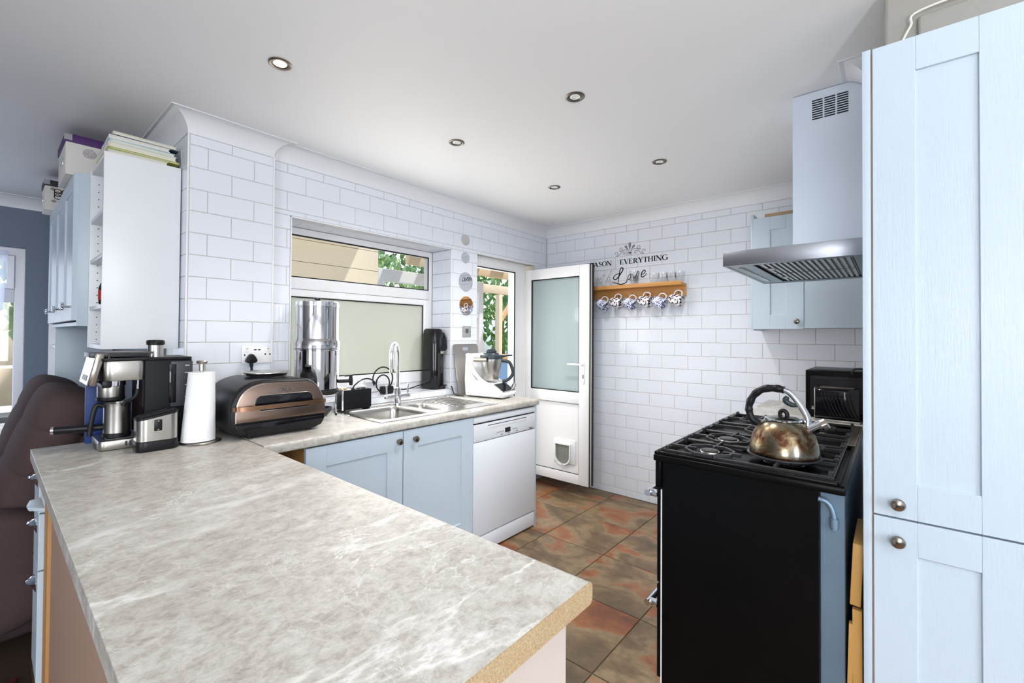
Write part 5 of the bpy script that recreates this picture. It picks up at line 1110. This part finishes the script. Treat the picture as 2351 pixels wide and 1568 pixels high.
for k, y in enumerate((1.420, 1.352, 1.284, 1.222)): tumbler(y, XB-.07+.012*(k % 2), 'up', ('leftmost', 'second', 'third', 'rightmost')[k]+' of the four clear glasses at the right end of the oak shelf')

# ------------------------------------------------------------------ dining side
t = thing('shelf_unit', 'white open shelf unit beside the tiled pier with a blank side panel', 'shelf unit', (.45, 2.77, 1.26))
SXF, SXB = .318, .590
MB().box(SXF, SXB, 2.572, 2.590, 1.262, 2.116, .0008).build('side_panel', 'melamine', t)
MB().box(SXF, SXB, 2.952, 2.970, 1.262, 2.116, .0008).build('side_panel', 'melamine', t)
MB().box(SXB-.008, SXB, 2.591, 2.951, 1.262, 2.116).build('back_panel', 'melamine', t)
for z in (1.262, 1.440, 1.664, 1.858, 2.098): MB().box(SXF+.003, SXB-.009, 2.591, 2.951, z, z+.018, .0008).build('shelf', 'melamine', t)
for k in range(22): MB().cyl((SXF+.03, 2.9525, 1.30+.036*k), (SXF+.03, 2.951, 1.30+.036*k), .0025, n=8).build('pin_hole', 'ink', t)
t = thing('sauce_bottle', 'dark sauce bottle with red label on the white open shelf', 'bottle', (.345, 2.66, 1.459))
MB().lathe([(.001, 0), (.026, 0), (.028, .004), (.028, .07), (.022, .09), (.013, .105), (.012, .125)], n=24).build('body', 'sauce', t, local=True)
MB().lathe([(.0285, .018), (.0288, .02), (.0288, .06), (.0285, .062)], n=24, cap=False).build('bottle_label', 'red_label', t, local=True)
MB().lathe([(.014, .1), (.0142, .128), (.001, .129)], n=20).build('cap', 'rubber', t, local=True)
# books and folders on the shelf unit
zz = 2.1165
for nm, x0, x1, y0, y1, h_, m_, lb in (('book', .335, .545, 2.585, 2.87, .018, 'page', 'cream paged book at the bottom of the pile on the white shelf unit'), ('magazine', .332, .582, 2.580, 2.88, .008, 'yellow_book', 'yellow green magazine second from the bottom of the pile'), ('ring_binder', .330, .572, 2.578, 2.88, .022, 'cream_book', 'cream folder with a flower mark in the middle of the pile'),
    ('folder', .334, .566, 2.580, 2.89, .014, 'sky_book', 'pale blue folder in the pile on the white shelf unit'), ('file_box', .336, .550, 2.578, 2.87, .016, 'melamine', 'white document folder near the top of the pile'), ('notebook', .342, .582, 2.590, 2.87, .006, 'navy_book', 'thin dark notebook just under the topmost book'), ('photo_album', .346, .575, 2.588, 2.86, .014, 'page', 'beige photo album topmost on the pile of books')):
    g_ = thing(nm, lb, 'book', ((x0+x1)/2, (y0+y1)/2, zz), random.uniform(-.03, .03), group='books piled on the white shelf unit')
    a, c = (x1-x0)/2, (y1-y0)/2
    MB().box(-a, a, -c, c, 0, .0022).box(-a, a, -c, c, h_-.0022, h_).box(-a, -a+.003, -c, c, .0022, h_-.0022).build('cover', m_, g_, local=True)
    MB().box(-a+.004, a-.004, -c+.004, c-.004, .0023, h_-.0023).build('pages', 'page', g_, local=True)
    zz += h_+.0004
# blue wall cabinets over the sofa
t = thing('wall_cabinet', 'pale blue three door wall cabinet over the brown sofa', 'cabinet', (.43, 3.6, 1.365))
MB().box(.280, .590, 2.976, 2.994, 1.365, 2.105, .001).build('side_panel', 'cab_blue_flat', t)
MB().box(.284, .590, 2.995, 4.235, 1.367, 1.385).box(.284, .590, 2.995, 4.235, 2.085, 2.103).box(.575, .590, 2.995, 4.235, 1.385, 2.085).box(.284, .590, 4.235, 4.252, 1.365, 2.105).build('carcass', 'cab_blue_flat', t)
for k in range(3):
    d = shaker(t, (.262, 3.395+.418*k, 1.392), FX, NX, .414, .708, st=.07, name='door')
    kn = MB().cyl((.262, 3.0+.418*k, 1.458), (.236, 3.0+.418*k, 1.458), .005, n=10)
    for a in range(4): kn.ball((.232, 3.0+.418*k+.011*math.cos(PI/2*a), 1.458+.011*math.sin(PI/2*a)), .0068, n=10, m_=6)
    kn.build('knob', 'chrome', d)
# tall open shelf tower at the far end
t = thing('shelf_tower', 'tall white shelf tower beyond the blue wall cabinet', 'shelf unit', (.45, 4.5, 0))
MB().box(.300, .590, 4.258, 4.276, 0, 2.0, .001).build('side_panel', 'cab_blue_flat', t)
MB().box(.300, .590, 4.742, 4.76, 0, 2.0, .001).build('side_panel', 'melamine', t)
MB().box(.582, .590, 4.277, 4.741, 0, 2.0).build('back_panel', 'melamine', t)
for k in range(9): MB().box(.302, .581, 4.277, 4.741, .04+.238*k, .058+.238*k, .0008).build('shelf', 'melamine', t)
def hatbox(x0, x1, y0, y1, z0, h_, lid_m, lb, dark):
    g_ = thing('storage_box', lb, 'box', ((x0+x1)/2, (y0+y1)/2, z0), group='patterned boxes on the wall cabinet')
    MB().box(x0, x1, y0, y1, z0, z0+h_*.80, .001).build('base', 'box_white', g_)
    l_ = MB().box(x0-.004, x1+.004, y0-.004, y1+.004, z0+h_*.80+.0005, z0+h_, .001).build('lid', lid_m, g_)
    for xx in (x0-.004, x1+.004): MB().box(xx-.001, xx+.0015 if xx < x1 else xx+.001, y0-.005, y0+.02, z0+h_*.84, z0+h_*.99).build('corner_clip', 'chrome', l_)
    MB().box(x0-.0055, x0+.022, y0-.0052, y0-.004, z0+h_*.84, z0+h_*.99).build('corner_clip', 'chrome', l_)
    MB().box(x0-.003, x0-.0005, y0+.10, y0+.16, z0+h_*.35, z0+h_*.52, .0005).build('label_holder', 'chrome', g_)
    cx_ = x0+.085; cz = z0+h_*.55; f = lambda u, v, d: (u, y0-.0006-d, v)
    if dark:
        for k in range(7): MB().ribbon([(cx_+.006+.034*(k % 3-1)+.016*math.cos(a), cz+.02-.018*(k//3)+.014*math.sin(a)) for a in [2*PI*j/12 for j in range(13)]], .0045, f).build('petal', 'ink', g_)
        for px, pz in ((-.045, -.045), (-.05, .03), (.0, -.06), (.03, -.055)): MB().ribbon([(cx_+px-.012, cz+pz), (cx_+px, cz+pz), (cx_+px+.012, cz+pz)], [.006, .02, .006], f).build('dot', 'pattern_grey', g_)
    else:
        for r_ in range(1, 5): MB().ribbon([(cx_+.006*r_*math.cos(a), cz+.01+.0055*r_*math.sin(a)) for a in [2*PI*j/16 for j in range(17)]], .0014, f).build('motif', 'purple', g_)
hatbox(.238, .52, 3.05, 3.38, 2.1055, .198, 'purple', 'white patterned storage box with purple lid on the blue wall cabinet', False)
hatbox(.225, .50, 4.02, 4.22, 2.1055, .185, 'box_black', 'flower patterned storage box with black lid, farther along the blue wall cabinet', True)
# brown sofa
t = thing('brown_sofa', 'dark brown fabric reclining sofa behind the peninsula', 'sofa', (-.2, 3.35, 0))
MB().box(-.75, .30, 2.74, 4.05, .06, .36, .06, 4).build('base', 'sofa', t)
for yy in (2.70, 4.09): MB().ball((-.26, yy, .38), .52, .115, .25, 24, 16, .55).build('armrest', 'sofa', t)
for yc_ in (3.08, 3.71):
    MB().ball((-.32, yc_, .42), .44, .32, .13, 24, 14, .55).build('seat_cushion', 'sofa', t)
    for (cx_, cz, rx, rz, tl) in ((.115, .60, .11, .20, -.30), (.185, .80, .11, .17, -.32), (.240, .955, .11, .125, -.35)):
        Mr = Matrix.Rotation(-tl, 3, 'Y'); MB().ball((cx_, yc_, cz), rx, .315, rz, 26, 16, .62, M=Mr).build('back_cushion', 'sofa', t)
MB().box(.20, .33, 2.80, 4.0, .30, .86, .05, 4).build('back_frame', 'sofa', t)
MB().box(-1.9, .095, 1.75, 2.56, .0004, .010, .002).build('patterned_rug', 'rug', label='dark red patterned rug at the bottom left corner', cat='rug')

# ------------------------------------------------------------------ outside
ground = MB().box(-8, 22, 5.3, 30, -.25, -.12).box(.9, 22, 2.82, 5.3, -.25, -.12).build('ground_paving', 'paving', kind='structure')
b = MB().box(4.2, 22, 7.5, 30, -.12, -.10).build('lawn', 'lawn', label='green lawn beyond the pergola', cat='lawn', kind='stuff')
t = thing('garden_room', 'cream clad garden building seen through the upper window pane', 'building', (2.0, 5.6, -.12))
MB().box(.9, 3.25, 5.05, 6.4, -.12, 2.66).build('wall', 'cream_wall', t)
for k in range(11): MB().box(.9, 3.25, 5.02, 5.049, -.10+.25*k, .145+.25*k, .003, 1).build('board', 'cream_wall', t)
MB().frame(3.25, 5.2, -.12, 2.2, 5.02, 5.12, .09, .1, .16, .1).box(3.34, 5.1, 5.03, 5.11, 1.62, 1.70, .004).build('window_frame', 'fence_white', t)
MB().prism([(2.84, 2.86), (5.25, 2.68), (5.25, 2.70), (2.84, 2.88)], 'x', .82, 3.1).build('canopy_roof', 'canopy_sheet', label='cream lean to canopy outside the sink window', cat='canopy')
t = thing('pergola', 'timber pergola outside the open back door', 'pergola', (4.6, 4.4, -.12))
for y, z in ((3.4, 2.42), (4.1, 2.34), (4.75, 2.25)): MB().box(3.5, 8.4, y-.04, y+.04, z, z+.16, .004).build('beam', 'timber_pale', t)
for y, z in ((5.9, 2.16),): MB().box(5.4, 8.4, y-.04, y+.04, z, z+.16, .004).build('beam', 'timber_pale', t)
for k in range(9): MB().box(3.5+.55*k, 3.8+.55*k, 2.9, 4.95, 2.585, 2.61, .002).build('roof_board', 'timber', t)
for x, y in ((6.55, 5.9), (7.35, 5.9)):
    MB().box(x-.05, x+.05, y-.05, y+.05, -.12, 2.15, .004).build('post', 'timber_pale', t)
    MB().tube([(x+.05, y, 1.65), (x+.50, y, 2.14)], [(.04, .035)]*2, sq=(0, 1, 0)).build('brace', 'timber', t)
t = thing('garden_table', 'pale wooden garden table with a blue cover under the pergola', 'table', (5.0, 4.6, -.12))
MB().box(4.25, 5.6, 4.3, 4.95, .98, 1.03, .005).build('top', 'timber', t)
MB().box(4.3, 5.5, 4.34, 4.9, .25, .975, .03, 3).build('cover', 'blue_cover', t)
for x, y in ((4.3, 4.34), (5.54, 4.34), (4.3, 4.9), (5.54, 4.9)): MB().box(x-.03, x+.03, y-.03, y+.03, -.12, .98).build('leg', 'timber', t)
t = thing('garden_fence', 'white fence panels at the far end of the garden', 'fence', (9, 10, -.12))
for k in range(9): MB().box(8.0+.75*k, 8.58+.75*k, 9.9, 9.96, -.099, 1.75+.1*(k % 2), .004).build('fence_panel', 'fence_white', t)
for k in range(10): MB().box(7.83+.75*k, 7.95+.75*k, 9.86, 10.0, -.099, 1.9, .004).build('post', 'garden_grey', t)
def foliage(c, rx, ry, rz, n, m_, size, seed):
    rd = random.Random(seed); vs, fs = [], []
    for i in range(n):
        a, u = rd.uniform(0, 2*PI), rd.uniform(-1, 1); r = rd.uniform(.55, 1)**.5; q = math.sqrt(1-u*u)
        p = Vector((c[0]+rx*r*q*math.cos(a), c[1]+ry*r*q*math.sin(a), c[2]+rz*r*u)); e = Euler((rd.uniform(0, 6), rd.uniform(0, 6), rd.uniform(0, 6))).to_matrix(); s2 = size*rd.uniform(.6, 1.3); k = len(vs)
        for w_ in ((-.5, 0, 0), (0, -.28, .05), (.5, 0, 0), (0, .28, .05)): vs.append(p+e @ Vector(w_)*s2)
        fs.append((k, k+1, k+2, k+3))
    me = bpy.data.meshes.new('foliage'); me.from_pydata(vs, [], fs); me.materials.append(MAT[m_]); return me
def tree(loc, h_, r_, m_, lb, n=900, size=.22, seed=1, cat='tree'):
    g_ = thing('garden_tree' if cat == 'tree' else 'garden_shrub', lb, cat, loc)
    if cat == 'tree': MB().tube([(0, 0, 0), (.04, .02, h_*.3), (0, .05, h_*.6)], [.09, .07, .03], 8).build('trunk', 'bark', g_, local=True)
    else: MB().tube([(0, 0, 0), (.02, 0, h_*.5)], [.02, .01], 6).build('stem', 'bark', g_, local=True)
    o = bpy.data.objects.new('foliage', foliage((0, 0, h_*.62 if cat == 'tree' else h_*.58), r_, r_, h_*.36, n, m_, size, seed)); COL.objects.link(o); o.parent = g_; o['kind'] = 'stuff'
tree((8.9, 7.9, -.094), 4.2, 1.2, 'leaf', 'leafy green tree behind the pergola posts, nearest the house', seed=2)
tree((12.6, 12.2, -.094), 5.4, 1.9, 'leaf_pale', 'pale green tree above the white fence', 1100, .3, 3)
tree((8.2, 12.4, -.094), 5.0, 1.9, 'leaf', 'dark green tree beyond the garden building', 1100, .3, 4)
tree((16.8, 12.4, -.094), 5.0, 1.9, 'leaf_pale', 'pale tree at the far right of the garden', 1000, .3, 5)
tree((5.9, 9.0, -.094), 3.4, 1.0, 'leaf_pale', 'small pale tree just right of the garden building', 700, .2, 6)
tree((11.6, 9.2, -.094), 1.5, .5, 'leaf', 'bushy dark shrub before the white fence', 500, .16, 7, 'shrub')
tree((10.5, 9.2, -.094), 1.6, .45, 'leaf_pale', 'bushy pale shrub before the white fence', 500, .16, 8, 'shrub')
tree((-1.0, 8.9, -.12), 3.6, 1.2, 'leaf', 'green tree outside the dining window', 900, .24, 9)
tree((.9, 9.6, -.12), 3.0, .7, 'leaf_pale', 'pale green tree at the right of the dining window view', 700, .22, 10)
t = thing('garden_bench', 'grey garden bench outside the dining window', 'bench', (-.2, 7.0, -.12))
MB().box(-1.0, .6, 6.8, 7.2, .42, .48, .005).build('seat', 'garden_grey', t); MB().box(-1.0, .6, 7.2, 7.25, .55, .95, .005).build('back', 'timber_pale', t)
for x in (-.9, .5): MB().box(x-.04, x+.04, 6.82, 7.2, -.12, .42).build('leg', 'garden_grey', t)
